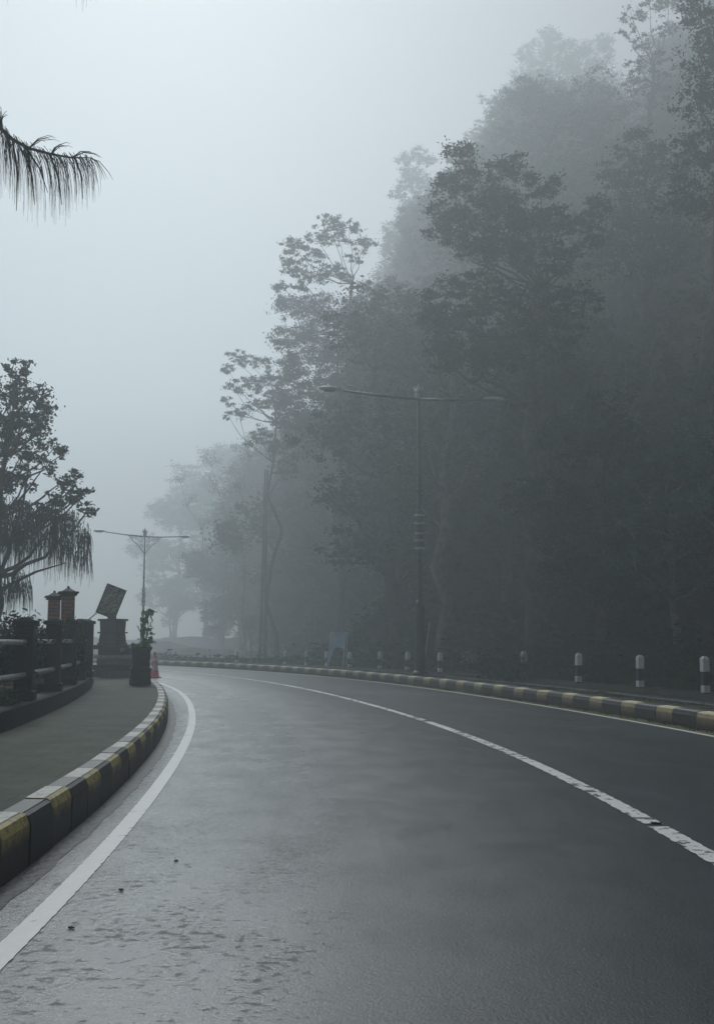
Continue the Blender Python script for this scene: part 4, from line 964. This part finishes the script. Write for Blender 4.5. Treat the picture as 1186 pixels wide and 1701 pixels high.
# small things
def post_thing(name, label, cat, px, y0, y1, off, r_, mm, px1=None):
    s = bearing_on(px, off, 12, 80); d_ = P(s, off).y; a = at(px, y0, d_); b = at(px1 or px, y1, d_); base = P(s, off, .05)
    m = MB(); m.tube([(0, 0, -.1), ((b.x - a.x) * .5, 0, (b.z - .05) * .5), (b.x - a.x, 0, b.z - .05)], [r_, r_, r_ * .8], 8); m.lathe((b.x - a.x, 0, b.z - .05), [(r_, -.02), (r_ * 1.25, 0), (r_ * 1.0, .03), (.005, .05)], 8)
    o = m.build(name, M[mm]); o.location = base; return tag(o, label, cat)
post_thing('marker_post', 'slim pale post at the bend beside the twin bare trunk', 'post', 420, 1098, 1047, 7.2, .04, 'steel_pale')
post_thing('stake', 'thin pale stake leaning right beside the near lamp post', 'stake', 701, 1090, 1036, 8.4, .022, 'stone_pale', 712)
random.seed(41)
s = bearing_on(776, 7.9, 12, 60); p = P(s, 7.9, .1)
t = thing('flowering_plant', 'straggly plant with pale blossoms between the lamp post and the fourth bollard', 'plant', p); m = MB(); C_, A, B, D = [], [], [], []
for _ in range(12):
    a = random.uniform(0, 6.28); e = Vector((math.cos(a) * .22, math.sin(a) * .2, random.uniform(.35, .78))); m.tube([(0, 0, 0), e * .5 + Vector((0, 0, .08)), e], [.008, .006, .004], 4, cap=False); k = 7
    C_.append(np.array(e) + RNG.normal(size=(k, 3)) * .07); D.append(np.array(e * .7) + RNG.normal(size=(k, 3)) * .08)
m.build('stems', M['bark'], t); C_ = np.concatenate(C_); D = np.concatenate(D); aa = rdir(len(C_)); bb = np.cross(aa, rdir(len(C_)))
quad_mesh('blossom', C_, aa * .045, bb * .03, M['steel_pale'], t); quad_mesh('leaves', D, aa * .07, bb * .03, M['leaf'], t)
# pale fallen leaf on the verge, dark specks of litter on the road
def flake(px, py, z, sx, sy, mm, name, label, cat, group=None):
    g = gnd(px, py, z); m = MB(); n = 8; vs = [(sx * math.cos(2 * math.pi * i / n) * random.uniform(.7, 1.1), sy * math.sin(2 * math.pi * i / n) * random.uniform(.7, 1.1), .002 + random.uniform(0, .006)) for i in range(n)]
    vs += [(0, 0, .008)] + [(v[0], v[1], 0) for v in vs]; m.add(vs, [(i, (i + 1) % n, n) for i in range(n)] + [(i, i + n + 1, (i + 1) % n + n + 1, (i + 1) % n) for i in range(n)])
    o = m.build(name, M[mm]); o.location = (g.x, g.y, z + .001); o.rotation_euler = (0, 0, random.uniform(0, 3)); tag(o, label, cat, group)
flake(1095, 1143, .12, .17, .07, 'litter', 'fallen_frond', 'pale fallen frond on the verge between the two nearest bollards', 'leaf litter')
for px, py, r_, lab in [(293, 1431, .013, 'dark leaf scrap on the wet lane, highest of the three'), (202, 1479, .014, 'dark leaf scrap on the wet lane just right of the edge line'), (119, 1542, .013, 'dark leaf scrap on the wet lane, nearest the photo bottom'), (1090, 1368, .035, 'dark flat scrap lying across the worn centre line')]:
    flake(px, py, .004, r_, r_ * (1.2 if r_ < .03 else .5), 'speck', 'leaf_scrap', lab, 'leaf scrap', 'scraps of leaf on the road' if r_ < .03 else None)

# ------------------------------------------------------------------ haze
m = MB(); x0, x1, y0, y1, z0, z1 = -262, 262, -80, 322, -18, 74
m.add([(x0, y0, z0), (x1, y0, z0), (x1, y1, z0), (x0, y1, z0), (x0, y0, z1), (x1, y0, z1), (x1, y1, z1), (x0, y1, z1)], [(3, 2, 1, 0), (4, 5, 6, 7), (0, 1, 5, 4), (1, 2, 6, 5), (2, 3, 7, 6), (3, 0, 4, 7)])
hm = bpy.data.materials.new('haze_air'); hm.use_nodes = True; n = hm.node_tree; n.nodes.clear()
pv = n.nodes.new('ShaderNodeVolumePrincipled'); pv.inputs['Color'].default_value = (.875, .95, .985, 1); pv.inputs['Density'].default_value = HAZE_DENSITY; pv.inputs['Anisotropy'].default_value = .58
ou = n.nodes.new('ShaderNodeOutputMaterial'); n.links.new(pv.outputs[0], ou.inputs['Volume'])
hz = m.build('haze', hm); tag(hz, 'even pale mist filling the air', 'haze', kind='stuff')
